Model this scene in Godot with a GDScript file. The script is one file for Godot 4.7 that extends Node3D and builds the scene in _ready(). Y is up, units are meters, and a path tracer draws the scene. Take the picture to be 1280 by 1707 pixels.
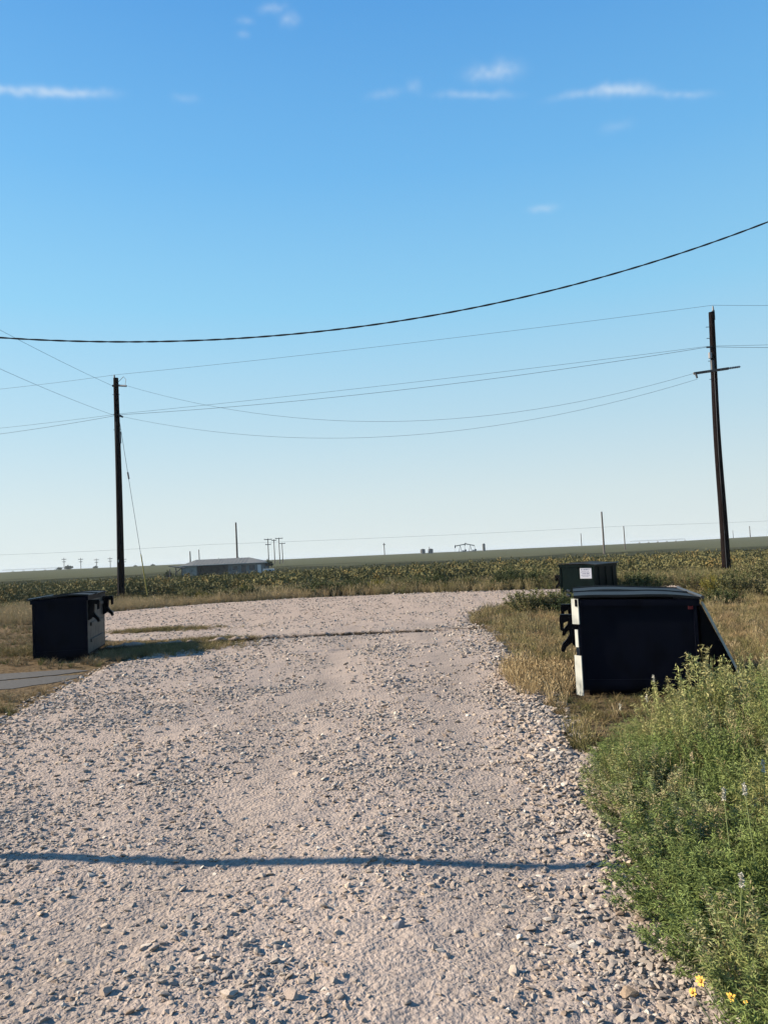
extends Node3D

const SUN_AZ := -81.7
const SUN_EL := 28.0

var rng := RandomNumberGenerator.new()
var noise := FastNoiseLite.new()
var fine := FastNoiseLite.new()
var lump := FastNoiseLite.new()
var used := {}
var M := {}


func _ready() -> void:
	rng.seed = 4711
	noise.seed = 11
	noise.frequency = 1.0
	noise.fractal_octaves = 3
	fine.seed = 23
	fine.frequency = 1.0
	fine.fractal_octaves = 2
	lump.seed = 5
	lump.noise_type = FastNoiseLite.TYPE_CELLULAR
	lump.cellular_return_type = FastNoiseLite.RETURN_DISTANCE
	lump.frequency = 1.0
	lump.fractal_type = FastNoiseLite.FRACTAL_NONE
	# camera, sky, sun, exposure
	var cam := Camera3D.new()
	cam.name = "camera"
	cam.fov = 67.36
	cam.near = 0.05
	cam.far = 9000.0
	cam.position = Vector3(0, 1.65, 0)
	cam.rotation_degrees = Vector3(3.2, 0, -2.64)
	add_child(cam)
	cam.current = true
	var env := Environment.new()
	env.background_mode = Environment.BG_SKY
	env.sky = Sky.new()
	env.sky.sky_material = make_sky()
	env.background_energy_multiplier = 0.435
	env.tonemap_mode = Environment.TONE_MAPPER_LINEAR
	env.tonemap_exposure = 2.3
	env.fog_enabled = true
	env.fog_density = 0.00018
	env.fog_light_color = Color(0.86, 0.92, 0.97)
	env.sdfgi_enabled = true
	env.ssao_enabled = true
	env.ssil_enabled = true
	var we := WorldEnvironment.new()
	we.name = "world_environment"
	we.environment = env
	add_child(we)
	var sun := DirectionalLight3D.new()
	sun.name = "sun"
	sun.light_energy = 1.6
	sun.light_color = Color(1.0, 0.93, 0.83)
	sun.light_angular_distance = 0.35
	sun.shadow_enabled = true
	sun.basis = Basis.looking_at(-sun_dir())
	add_child(sun)

	materials()
	build_mask()
	build_ground()
	build_road()
	build_gravel()
	build_roadside()
	build_far()
	build_poles_and_lines()
	build_dumpsters()
	build_grass()
	build_crop()
	build_shrubs()
	build_weeds()


func sun_dir() -> Vector3:
	var a := deg_to_rad(SUN_AZ)
	var e := deg_to_rad(SUN_EL)
	return Vector3(sin(a) * cos(e), sin(e), -cos(a) * cos(e))


# ---------------------------------------------------------------- sky
func lin(r: float, g: float, b: float) -> Color:
	return Color(r / 255.0, g / 255.0, b / 255.0).srgb_to_linear()


func make_sky() -> PanoramaSkyMaterial:
	var w := 2048
	var h := 1024
	var stops := [[-90.0, lin(112, 98, 86)], [-0.6, lin(150, 145, 132)], [-0.4, lin(231, 239, 238)], [0.0, lin(231, 240, 239)], [4.0, lin(219, 236, 240)], [9.5, lin(192, 226, 243)], [18.0, lin(150, 212, 248)], [27.0, lin(118, 189, 243)], [37.0, lin(93, 165, 231)], [55.0, lin(66, 128, 200)], [90.0, lin(48, 100, 172)]]
	var data := PackedFloat32Array()
	data.resize(w * h * 3)
	var cosaz := PackedFloat32Array()
	cosaz.resize(w)
	for i in w:
		cosaz[i] = cos((float(i) + 0.5) / w * TAU - deg_to_rad(SUN_AZ))   # the panorama starts ahead, at -z
	var se := sin(deg_to_rad(SUN_EL))
	var ce := cos(deg_to_rad(SUN_EL))
	var k := 0
	for j in h:
		var el := 90.0 - 180.0 * (j + 0.5) / h
		var c: Color = stops[0][1]
		for n in range(1, stops.size()):
			if el >= stops[n - 1][0] and el <= stops[n][0]:
				c = (stops[n - 1][1] as Color).lerp(stops[n][1], (el - stops[n - 1][0]) / (stops[n][0] - stops[n - 1][0]))
		var a := sin(deg_to_rad(el)) * se
		var b := cos(deg_to_rad(el)) * ce
		if el < -0.5:
			for i in w:
				data[k] = c.r
				data[k + 1] = c.g
				data[k + 2] = c.b
				k += 3
			continue
		for i in w:
			var ang := acos(clampf(a + b * cosaz[i], -1.0, 1.0))
			var f := 0.90 + 0.36 * exp(-ang / 0.62)
			var g := 0.10 * exp(-ang / 0.35)
			data[k] = c.r * f + g * 0.9
			data[k + 1] = c.g * f + g * 0.9
			data[k + 2] = c.b * minf(f, 1.12) + g * 0.5
			k += 3
	# thin cirrus wisps: azimuth, elevation, half width, half height, strength, slope
	var wisps := [[-26.5, 30.15, 5.2, 0.20, 0.62, 0.12], [-21.4, 30.78, 2.9, 0.20, 0.55, 0.10], [9.9, 32.3, 2.1, 0.42, 0.42, -0.02], [8.4, 31.15, 3.0, 0.16, 0.42, -0.10], [16.8, 30.2, 2.8, 0.17, 0.42, -0.02], [19.2, 29.85, 2.0, 0.26, 0.62, -0.16], [22.6, 28.95, 2.4, 0.14, 0.34, -0.22], [-6.8, 36.5, 1.1, 0.18, 0.30, 0.1], [-5.5, 35.9, 0.8, 0.3, 0.30, 0.0], [-8.9, 35.75, 0.7, 0.15, 0.25, 0.1], [-9.1, 35.0, 0.5, 0.15, 0.25, 0.1], [12.9, 23.75, 1.1, 0.18, 0.34, -0.03], [-13.5, 31.3, 1.0, 0.2, 0.18, 0.0], [1.5, 31.7, 1.4, 0.2, 0.2, 0.1], [3.8, 32.0, 0.6, 0.3, 0.22, 0.0], [18.5, 27.9, 1.2, 0.25, 0.14, 0.0], [-52.0, 27.0, 7.0, 0.5, 0.4, 0.05], [47.0, 33.0, 6.0, 0.4, 0.4, -0.1], [80.0, 29.0, 8.0, 0.5, 0.4, 0.1], [-95.0, 34.0, 8.0, 0.5, 0.4, 0.0]]
	var cloud := lin(226, 238, 248)
	for ws in wisps:
		var i0 := int(floor((ws[0] - ws[2] * 2.2) / 360.0 * w))
		var i1 := int(floor((ws[0] + ws[2] * 2.2) / 360.0 * w))
		var j0 := int((90.0 - ws[1] - 2.5) / 180.0 * h)
		var j1 := int((90.0 - ws[1] + 2.5) / 180.0 * h)
		for j in range(j0, j1):
			for i in range(i0, i1):
				var az: float = (i + 0.5) / w * 360.0
				var el: float = 90.0 - 180.0 * (j + 0.5) / h
				var u: float = (az - ws[0]) / ws[2]
				var v: float = (el - ws[1] - ws[5] * (az - ws[0]) - 0.12 * noise.get_noise_2d(az * 0.5, 3.0)) / (ws[3] * (1.0 + 0.5 * noise.get_noise_2d(az * 0.7, 9.0)))
				var d := exp(-pow(absf(u), 3.0) * 1.4 - v * v) * (0.75 + 0.6 * noise.get_noise_2d(az * 1.6, el * 7.0))
				d = clampf(d * ws[4], 0.0, 0.9)
				if d > 0.004:
					var q := (j * w + posmod(i, w)) * 3
					data[q] = lerpf(data[q], cloud.r, d)
					data[q + 1] = lerpf(data[q + 1], cloud.g, d)
					data[q + 2] = lerpf(data[q + 2], cloud.b, d)
	var im := Image.create_from_data(w, h, false, Image.FORMAT_RGBF, data.to_byte_array())
	var m := PanoramaSkyMaterial.new()
	m.panorama = ImageTexture.create_from_image(im)
	return m


# ---------------------------------------------------------------- helpers
func numbered(called: String) -> String:
	var n: int = used.get(called, 0)
	used[called] = n + 1
	return called if n == 0 else "%s_%03d" % [called, n]


func new_st() -> SurfaceTool:
	var st := SurfaceTool.new()
	st.begin(Mesh.PRIMITIVE_TRIANGLES)
	return st


func tri(st: SurfaceTool, a: Vector3, b: Vector3, c: Vector3, n: Vector3) -> void:
	st.set_normal(n)
	st.add_vertex(a)
	if (b - a).cross(c - a).dot(n) > 0.0:
		st.set_normal(n)
		st.add_vertex(c)
		st.set_normal(n)
		st.add_vertex(b)
	else:
		st.set_normal(n)
		st.add_vertex(b)
		st.set_normal(n)
		st.add_vertex(c)


func quad(st: SurfaceTool, a: Vector3, b: Vector3, c: Vector3, d: Vector3, n: Vector3) -> void:
	tri(st, a, b, c, n)
	tri(st, a, c, d, n)


func box(st: SurfaceTool, lo: Vector3, hi: Vector3, xf := Transform3D()) -> void:
	var p := []
	for i in 8:
		p.append(xf * Vector3(hi.x if i & 1 else lo.x, hi.y if i & 2 else lo.y, hi.z if i & 4 else lo.z))
	for f in [[0, 2, 6, 4, Vector3.LEFT], [1, 3, 7, 5, Vector3.RIGHT], [0, 1, 5, 4, Vector3.DOWN], [2, 3, 7, 6, Vector3.UP], [0, 1, 3, 2, Vector3.FORWARD], [4, 5, 7, 6, Vector3.BACK]]:
		quad(st, p[f[0]], p[f[1]], p[f[2]], p[f[3]], (xf.basis * (f[4] as Vector3)).normalized())


func prism(st: SurfaceTool, poly: PackedVector2Array, z0: float, z1: float, xf := Transform3D()) -> void:
	var t := Geometry2D.triangulate_polygon(poly)
	for i in range(0, t.size(), 3):
		for z in [z0, z1]:
			var n := xf.basis * Vector3(0, 0, 1.0 if z == maxf(z0, z1) else -1.0)
			tri(st, xf * Vector3(poly[t[i]].x, poly[t[i]].y, z), xf * Vector3(poly[t[i + 1]].x, poly[t[i + 1]].y, z), xf * Vector3(poly[t[i + 2]].x, poly[t[i + 2]].y, z), n.normalized())
	var turn := -1.0 if Geometry2D.is_polygon_clockwise(poly) else 1.0
	for i in poly.size():
		var a := poly[i]
		var b := poly[(i + 1) % poly.size()]
		var e := (b - a).normalized() * turn
		var n := (xf.basis * Vector3(e.y, -e.x, 0)).normalized()
		quad(st, xf * Vector3(a.x, a.y, z0), xf * Vector3(b.x, b.y, z0), xf * Vector3(b.x, b.y, z1), xf * Vector3(a.x, a.y, z1), n)


func tube(st: SurfaceTool, pts: Array, r0: float, r1: float = -1.0, sides := 8, capped := true) -> void:
	if r1 < 0.0:
		r1 = r0
	var rings := []
	var norms := []
	var side := Vector3.ZERO
	for i in pts.size():
		var d: Vector3 = (pts[mini(i + 1, pts.size() - 1)] - pts[maxi(i - 1, 0)]).normalized()
		if i == 0:
			side = d.cross(Vector3.UP if absf(d.y) < 0.9 else Vector3.RIGHT).normalized()
		side = (side - d * side.dot(d)).normalized()
		var up := side.cross(d)
		var ring := []
		var nn := []
		var r := lerpf(r0, r1, float(i) / maxi(1, pts.size() - 1))
		for s in sides:
			var a := TAU * s / sides
			var n: Vector3 = side * cos(a) + up * sin(a)
			ring.append(pts[i] + n * r)
			nn.append(n)
		rings.append(ring)
		norms.append(nn)
	for i in pts.size() - 1:
		for s in sides:
			var t := (s + 1) % sides
			var q := [[rings[i][s], norms[i][s]], [rings[i + 1][s], norms[i + 1][s]], [rings[i + 1][t], norms[i + 1][t]], [rings[i][t], norms[i][t]]]
			for f in [[0, 1, 2], [0, 2, 3]]:
				var a: Array = q[f[0]]
				var b: Array = q[f[1]]
				var c: Array = q[f[2]]
				if (b[0] - a[0]).cross(c[0] - a[0]).dot(a[1] + b[1] + c[1]) > 0.0:
					var sw := b
					b = c
					c = sw
				for v in [a, b, c]:
					st.set_normal(v[1])
					st.add_vertex(v[0])
	if capped:
		for e in [0, pts.size() - 1]:
			var out: Vector3 = (pts[0] - pts[1]).normalized() if e == 0 else (pts[e] - pts[e - 1]).normalized()
			for s in sides:
				tri(st, pts[e], rings[e][s], rings[e][(s + 1) % sides], out)


func disc_stack(st: SurfaceTool, base: Vector3, axis: Vector3, n: int, r: float, gap: float) -> void:
	for i in n:
		tube(st, [base + axis * (gap * i), base + axis * (gap * i + gap * 0.55)], r, r * 0.7, 10)
	tube(st, [base - axis * gap, base + axis * gap * n], r * 0.3, r * 0.3, 6)


func obj(called: String, st: SurfaceTool, m: Material, parent: Node3D = self) -> MeshInstance3D:
	var o := MeshInstance3D.new()
	var me := st.commit()
	me.surface_set_material(0, m)
	o.mesh = me
	o.name = numbered(called) if parent == self else called
	parent.add_child(o, true)
	return o


func obj_mesh(called: String, me: Mesh, parent: Node3D = self) -> MeshInstance3D:
	var o := MeshInstance3D.new()
	o.mesh = me
	o.name = numbered(called) if parent == self else called
	parent.add_child(o, true)
	return o


func tag(o: Node3D, label: String, category: String, group := "") -> Node3D:
	o.set_meta("label", label)
	o.set_meta("category", category)
	if group:
		o.set_meta("group", group)
	return o


func thing(called: String, label: String, category: String, at := Vector3.ZERO, turn := 0.0, group := "") -> Node3D:
	var o := Node3D.new()
	o.name = numbered(called)
	add_child(o)
	o.position = at
	o.rotation.y = turn
	return tag(o, label, category, group)


func kind(o: Node3D, k: String) -> Node3D:
	o.set_meta("kind", k)
	return o


func scatter(called: String, me: Mesh, xf: Array, cols: Array, parent: Node3D = self) -> MultiMeshInstance3D:
	var mm := MultiMesh.new()
	mm.transform_format = MultiMesh.TRANSFORM_3D
	mm.use_colors = cols.size() > 0
	mm.mesh = me
	mm.instance_count = xf.size()
	for i in xf.size():
		mm.set_instance_transform(i, xf[i])
		if cols.size():
			mm.set_instance_color(i, cols[i])
	var o := MultiMeshInstance3D.new()
	o.multimesh = mm
	o.name = numbered(called) if parent == self else called
	o.set_meta("kind", "stuff")
	parent.add_child(o, true)
	return o


# ---------------------------------------------------------------- materials
func tex(freq: float, octaves: int, colors: Array, sd: int, size := 512, kind_of := FastNoiseLite.TYPE_SIMPLEX_SMOOTH) -> NoiseTexture2D:
	var n := FastNoiseLite.new()
	n.noise_type = kind_of
	n.seed = sd
	n.frequency = freq
	n.fractal_octaves = octaves
	var t := NoiseTexture2D.new()
	t.width = size
	t.height = size
	t.seamless = true
	t.noise = n
	if colors.size():
		var g := Gradient.new()
		var off := PackedFloat32Array()
		var cs := PackedColorArray()
		for i in colors.size():
			off.append(float(i) / (colors.size() - 1))
			cs.append(colors[i])
		g.offsets = off
		g.colors = cs
		t.color_ramp = g
	return t


func lc(r: float, g: float, b: float) -> Color:   # a base colour given in linear values
	return Color(r, g, b).linear_to_srgb()


func mat(c: Color, rough := 0.8, metal := 0.0) -> StandardMaterial3D:
	var m := StandardMaterial3D.new()
	m.albedo_color = c
	m.roughness = rough
	m.metallic = metal
	return m


func tri_mat(c: Color, rough: float, t: Texture2D, scale: Vector3, world := false) -> StandardMaterial3D:
	var m := mat(c, rough)
	m.albedo_texture = t
	m.uv1_triplanar = true
	m.uv1_world_triplanar = world
	m.uv1_scale = scale
	return m


func leafy(rough := 0.75, back := 0.25) -> StandardMaterial3D:
	var m := mat(Color.WHITE, rough)
	m.vertex_color_use_as_albedo = true
	m.backlight_enabled = true
	m.backlight = Color(back, back, back)
	m.cull_mode = BaseMaterial3D.CULL_DISABLED
	return m


func materials() -> void:
	var grey := [Color(0.62, 0.62, 0.62), Color(0.85, 0.85, 0.85), Color(1, 1, 1), Color(0.9, 0.9, 0.9)]
	var dirt_tex := tex(0.02, 5, [Color(0.66, 0.64, 0.62), Color(0.88, 0.87, 0.86), Color(1, 1, 1)], 3)
	var dirt := tri_mat(Color.WHITE, 0.95, dirt_tex, Vector3(0.55, 0.55, 0.55), true)
	dirt.vertex_color_use_as_albedo = true
	dirt.heightmap_enabled = true
	dirt.heightmap_texture = tex(0.03, 5, [], 5)
	dirt.heightmap_scale = 2.0
	dirt.albedo_color = lc(0.72, 0.72, 0.72)
	M.dirt = dirt
	var road_tex := tex(0.035, 5, [lc(0.22, 0.19, 0.172), lc(0.34, 0.295, 0.262), lc(0.405, 0.352, 0.314), lc(0.50, 0.44, 0.395)], 7, 1024)
	var road := tri_mat(Color.WHITE, 0.92, road_tex, Vector3(0.7, 0.7, 0.7), true)
	road.vertex_color_use_as_albedo = true
	road.heightmap_enabled = true
	road.heightmap_texture = tex(0.045, 5, [], 9, 1024)
	road.heightmap_scale = 1.0
	road.albedo_color = lc(0.90, 0.88, 0.87)
	road.specular_mode = BaseMaterial3D.SPECULAR_DISABLED
	dirt.specular_mode = BaseMaterial3D.SPECULAR_DISABLED
	M.road = road
	var stone := tri_mat(Color.WHITE, 0.9, tex(0.03, 4, grey, 15, 256), Vector3(0.9, 0.9, 0.9))
	stone.vertex_color_use_as_albedo = true
	stone.metallic_specular = 0.2
	stone.albedo_color = lc(0.92, 0.91, 0.91)
	M.stone = stone
	M.leaf = leafy(0.75, 0.5)
	M.grass = leafy(0.8, 0.3)
	M.grass.metallic_specular = 0.2
	M.leaf.metallic_specular = 0.25
	M.grass.albedo_color = lc(0.74, 0.74, 0.74)
	M.leaf.albedo_color = lc(0.76, 0.76, 0.76)
	var stain := tex(0.012, 4, [Color(0.7, 0.7, 0.7), Color(0.95, 0.95, 0.95), Color(1, 1, 1), Color(1.0, 0.96, 0.9)], 21, 256)
	M.paint_navy = tri_mat(lc(0.0035, 0.0045, 0.010), 0.5, stain, Vector3(0.8, 0.5, 0.8))
	M.paint_black = tri_mat(lc(0.003, 0.0032, 0.005), 0.5, stain, Vector3(0.8, 0.5, 0.8))
	M.paint_green = tri_mat(lc(0.002, 0.0065, 0.007), 0.5, stain, Vector3(0.8, 0.5, 0.8))
	for k in ["paint_navy", "paint_black", "paint_green"]:
		M[k].metallic_specular = 0.13
	M.lid = tri_mat(lc(0.008, 0.009, 0.011), 0.55, stain, Vector3(0.6, 0.6, 0.6))
	M.lid.metallic_specular = 0.3
	M.mottled_grey = tri_mat(lc(0.052, 0.054, 0.052), 0.6, tex(0.02, 5, [Color(0.35, 0.35, 0.35), Color(0.75, 0.75, 0.75), Color(1, 1, 1), Color(0.95, 0.93, 0.9)], 51, 256), Vector3(1.2, 0.8, 1.2))  # mottled grey, paler than the dumpster paints, for one road-facing wall
	M.galv = tri_mat(lc(0.36, 0.38, 0.36), 0.45, stain, Vector3(1.5, 1.5, 1.5))
	M.steel = mat(lc(0.05, 0.05, 0.055), 0.45, 0.6)
	M.red = mat(lc(0.30, 0.015, 0.02), 0.5)
	M.wood = tri_mat(lc(0.013, 0.008, 0.008), 0.9, tex(0.03, 4, [Color(0.45, 0.45, 0.45), Color(0.8, 0.8, 0.8), Color(1, 1, 1)], 31, 256), Vector3(5.0, 0.25, 5.0))
	M.wood.metallic_specular = 0.15
	M.wood_grey = tri_mat(lc(0.10, 0.085, 0.075), 0.9, tex(0.03, 4, grey, 33, 256), Vector3(3.0, 0.2, 3.0))
	M.wire = mat(lc(0.075, 0.08, 0.09), 0.5, 0.3)
	M.cable = mat(lc(0.010, 0.012, 0.014), 0.6)
	M.porcelain = mat(lc(0.20, 0.20, 0.21), 0.3)
	M.yellow = mat(lc(0.30, 0.25, 0.06), 0.5)
	M.wall = tri_mat(lc(0.12, 0.135, 0.14), 0.85, stain, Vector3(0.2, 0.2, 0.2))
	M.wall_pale = tri_mat(lc(0.22, 0.24, 0.23), 0.85, stain, Vector3(0.2, 0.2, 0.2))
	M.roof = tri_mat(lc(0.11, 0.118, 0.12), 0.8, stain, Vector3(0.3, 0.3, 0.3))
	M.dark = mat(lc(0.03, 0.03, 0.034), 0.8)
	M.glass = mat(lc(0.03, 0.035, 0.04), 0.12)
	M.white = mat(lc(0.5, 0.5, 0.5), 0.5)
	M.machine = mat(lc(0.035, 0.045, 0.045), 0.6)
	M.tank = mat(lc(0.06, 0.065, 0.07), 0.6)
	M.tyre = mat(lc(0.015, 0.015, 0.015), 0.9)
	M.pipe = mat(lc(0.30, 0.31, 0.31), 0.5, 0.3)
	M.slab = tri_mat(lc(0.042, 0.042, 0.043), 0.95, tex(0.03, 4, grey, 41, 512), Vector3(0.8, 0.8, 0.8), true)


# ---------------------------------------------------------------- the road's outline
var road_poly := PackedVector2Array([Vector2(1.35, 4), Vector2(1.3, -2.4), Vector2(1.28, -3.8), Vector2(1.32, -4.6), Vector2(1.55, -6.0), Vector2(1.66, -7.7), Vector2(1.9, -9.8), Vector2(1.97, -11.5), Vector2(2.08, -14.9), Vector2(1.95, -18.3), Vector2(2.5, -20.9), Vector2(3.8, -23.2), Vector2(6, -24.3), Vector2(8.75, -24.6), Vector2(14, -23.2), Vector2(40, -13), Vector2(40, -19), Vector2(14, -27.6), Vector2(8.75, -29.0), Vector2(5.05, -30.5), Vector2(1.3, -31.6), Vector2(-3.65, -32.1), Vector2(-7.2, -31.1), Vector2(-9.9, -28.8), Vector2(-11.4, -27.2), Vector2(-10.0, -24.4), Vector2(-8.9, -21.5), Vector2(-8.0, -18.8), Vector2(-7.4, -17.6), Vector2(-6.9, -17.5), Vector2(-4.8, -17.0), Vector2(-2.9, -16.35), Vector2(-2.6, -16.1), Vector2(-2.9, -15.85), Vector2(-3.8, -15.2), Vector2(-4.5, -14.2), Vector2(-4.75, -12.4), Vector2(-4.6, -10), Vector2(-4.25, -8.2), Vector2(-4.1, -6), Vector2(-4.2, 4)])
const MX0 := -46.0
const MZ0 := -36.0
const MSTEP := 0.2
const MW := 440
const MH := 200
var sdf := PackedFloat32Array()


func build_mask() -> void:
	sdf.resize(MW * MH)
	var n := road_poly.size()
	for j in MH:
		var z := MZ0 + j * MSTEP
		for i in MW:
			var x := MX0 + i * MSTEP
			var best := 1e9
			var inside := false
			var b := road_poly[n - 1]
			for k in n:
				var a := road_poly[k]
				var ex := b.x - a.x
				var ey := b.y - a.y
				var wx := x - a.x
				var wy := z - a.y
				var t := clampf((wx * ex + wy * ey) / (ex * ex + ey * ey), 0.0, 1.0)
				var dx := wx - ex * t
				var dy := wy - ey * t
				best = minf(best, dx * dx + dy * dy)
				if (a.y > z) != (b.y > z) and x < ex * (z - a.y) / ey + a.x:
					inside = not inside
				b = a
			sdf[j * MW + i] = sqrt(best) * (1.0 if inside else -1.0)


func sd(x: float, z: float) -> float:
	var u := clampf((x - MX0) / MSTEP, 0.0, MW - 1.01)
	var v := clampf((z - MZ0) / MSTEP, 0.0, MH - 1.01)
	var i := int(u)
	var j := int(v)
	u -= i
	v -= j
	var k := j * MW + i
	return lerpf(lerpf(sdf[k], sdf[k + 1], u), lerpf(sdf[k + MW], sdf[k + MW + 1], u), v)


func terrain(x: float, z: float) -> float:
	var d := sqrt(x * x + z * z)
	var p := [[0.0, 0.0], [58.0, 0.0], [110.0, -0.7], [170.0, -1.02], [230.0, -0.62], [300.0, -0.1], [450.0, 0.95], [600.0, 1.66], [760.0, 1.6], [1500.0, -2.0], [9000.0, -25.0]]
	var y := 0.0
	for i in range(1, p.size()):
		if d <= p[i][0]:
			y = lerpf(p[i - 1][1], p[i][1], smoothstep(p[i - 1][0], p[i][0], d) * 0.4 + 0.6 * (d - p[i - 1][0]) / (p[i][0] - p[i - 1][0]))
			break
	if d > 300.0:
		y += smoothstep(300.0, 600.0, d) * (0.5 * noise.get_noise_2d(x / 260.0, z / 260.0 + 4.0) + 1.2 * exp(-pow((x - 300.0) / 45.0, 2.0) - pow((z + 600.0) / 160.0, 2.0)))
	return y


func road_height(x: float, z: float) -> float:
	var s := sd(x, z) + 0.18 * noise.get_noise_2d(x * 0.9, z * 0.9) + 0.08 * fine.get_noise_2d(x * 4.0, z * 4.0)
	var e := smoothstep(-0.15, 0.22, s)
	var ruts := -0.014 * track(x, z)
	var lumps := 0.0
	if z > -18.0:
		var amp := 0.45 + 0.75 * clampf(0.5 + 1.3 * noise.get_noise_2d(x * 0.7 + 3.0, z * 0.45), 0.0, 1.0)
		lumps = amp * (0.011 * (lump.get_noise_2d(x * 11.0, z * 11.0) + 0.6) + 0.007 * lump.get_noise_2d(x * 24.0 + 50.0, z * 24.0))
	else:
		lumps = 0.016 * (lump.get_noise_2d(x * 6.0, z * 6.0) + 0.5)
	return lerpf(-0.08, 0.03 + 0.012 * noise.get_noise_2d(x * 1.1, z * 1.1) + 0.011 * fine.get_noise_2d(x * 6.5, z * 6.5) + 0.004 * fine.get_noise_2d(x * 17.0 + 8.0, z * 17.0) - lumps + ruts, e)


func build_ground() -> void:
	var st := new_st()
	var sectors := 240
	var rads := [0.0]
	var r := 0.7
	while r < 8500.0:
		rads.append(r)
		r *= 1.055 if r < 900.0 else 1.25
	var tan_soil := Color(0.27, 0.205, 0.135)
	var olive := Color(0.080, 0.085, 0.036)
	var dark := Color(0.05, 0.058, 0.035)
	var green := Color(0.135, 0.15, 0.095)
	for i in rads.size():
		for s in sectors:
			var a := TAU * s / sectors
			var x: float = rads[i] * sin(a)
			var z: float = -rads[i] * cos(a)
			var d: float = rads[i]
			var n := noise.get_noise_2d(x / 24.0, z / 24.0)
			var c := tan_soil.lerp(Color(0.2, 0.155, 0.1), clampf(0.5 + n, 0, 1))
			c = c.lerp(olive, smoothstep(33.0, 40.0, d))
			c = c.lerp(dark, smoothstep(64.0, 85.0, d))
			c = c.lerp(green, smoothstep(205.0 + 60.0 * n, 250.0 + 60.0 * n, d))
			if d > 200.0:
				c = c.lerp(Color(0.15, 0.15, 0.095), clampf(0.7 * noise.get_noise_2d(x / 90.0, z / 30.0), 0, 0.7))
			st.set_color(c)
			st.add_vertex(Vector3(x, terrain(x, z), z))
	for i in rads.size() - 1:
		for s in sectors:
			var t := (s + 1) % sectors
			var q := [i * sectors + s, i * sectors + t, (i + 1) * sectors + t, (i + 1) * sectors + s]
			for k in ([0, 3, 2, 0, 2, 1] if i > 0 else [0, 3, 2]):
				st.add_index(q[k])
	st.generate_normals()
	var me := st.commit()
	if me.surface_get_arrays(0)[Mesh.ARRAY_NORMAL][sectors * 20].y < 0.0:
		push_warning("ground is upside down")
	me.surface_set_material(0, M.dirt)
	kind(obj_mesh("ground", me), "structure")


func track(x: float, z: float) -> float:
	var c := x + 0.035 * z + 0.1 * noise.get_noise_2d(z * 0.3, 2.0)
	return exp(-pow((c + 1.35) / 0.42, 2.0)) + exp(-pow((c - 0.35) / 0.42, 2.0)) if z > -18.0 else 0.0


func build_road() -> void:
	var st := new_st()
	var rows := []
	var z := -0.7
	while z > -33.6:
		rows.append(z)
		z *= 1.0065
	var cols := 420
	for zz in rows:
		var x0 := maxf(-45.0, zz * 1.1 - 4.6)
		var x1 := minf(40.0, -zz * 1.0 + 2.0)
		for c in cols:
			var x := lerpf(x0, x1, float(c) / (cols - 1))
			var n := clampf(0.5 + 0.9 * noise.get_noise_2d(x * 0.35 + 7.0, zz * 0.22), 0.0, 1.0)
			var col := Color(1.0, 0.98, 0.96).lerp(Color(0.82, 0.83, 0.85), n)
			col = col.lerp(Color(0.70, 0.71, 0.72), clampf(track(x, zz) * (0.45 + 0.9 * noise.get_noise_2d(x * 0.9, zz * 0.5 + 12.0)), 0.0, 0.8))
			col = col.lerp(Color(1.0, 0.95, 0.91), smoothstep(-15.0, -22.0, zz) * 0.5)
			st.set_color(col)
			st.add_vertex(Vector3(x, road_height(x, zz), zz))
	for i in rows.size() - 1:
		for c in cols - 1:
			var a := i * cols + c
			for k in [a, a + cols, a + cols + 1, a, a + cols + 1, a + 1]:
				st.add_index(k)
	st.generate_normals()
	var me := st.commit()
	if me.surface_get_arrays(0)[Mesh.ARRAY_NORMAL][4000].y < 0.0:
		push_warning("road is upside down")
	me.surface_set_material(0, M.road)
	kind(obj_mesh("gravel_road", me), "structure")
	# a low windrow of graded earth where the two roads meet
	var rs := new_st()
	var pts := [Vector2(-6.2, -15.05), Vector2(-4.6, -15.45), Vector2(-3.6, -15.75), Vector2(-2.8, -15.95), Vector2(-1.5, -16.1), Vector2(-0.6, -16.2), Vector2(0.6, -16.12), Vector2(1.9, -16.0)]
	var nx := 220
	for i in nx:
		var t := float(i) / (nx - 1) * (pts.size() - 1)
		var k := mini(int(t), pts.size() - 2)
		var p: Vector2 = (pts[k] as Vector2).lerp(pts[k + 1], t - k)
		var f := float(i) / (nx - 1)
		var hh := lerpf(0.15, 0.065, f) * (0.75 + 0.6 * fine.get_noise_2d(p.x * 3.0, 5.0)) * smoothstep(0.0, 0.06, f) * smoothstep(1.0, 0.94, f)
		for j in 9:
			var v := (j - 4) / 4.0
			var y := 0.012 + hh * pow(cos(v * PI / 2), 1.3) + 0.008 * fine.get_noise_2d(p.x * 9.0, v * 5.0) - (0.04 if absf(v) > 0.9 else 0.0)
			rs.set_color(Color(0.92, 0.88, 0.84))
			rs.add_vertex(Vector3(p.x, y, p.y + v * 0.13 + 0.05 * fine.get_noise_2d(p.x * 2.0, 1.0)))
	for i in nx - 1:
		for j in 8:
			var a := i * 9 + j
			for k in [a, a + 9, a + 10, a, a + 10, a + 1]:
				rs.add_index(k)
	rs.generate_normals()
	var ridge := rs.commit()
	ridge.surface_set_material(0, M.road)
	kind(obj_mesh("dirt_ridge", ridge), "structure")


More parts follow.
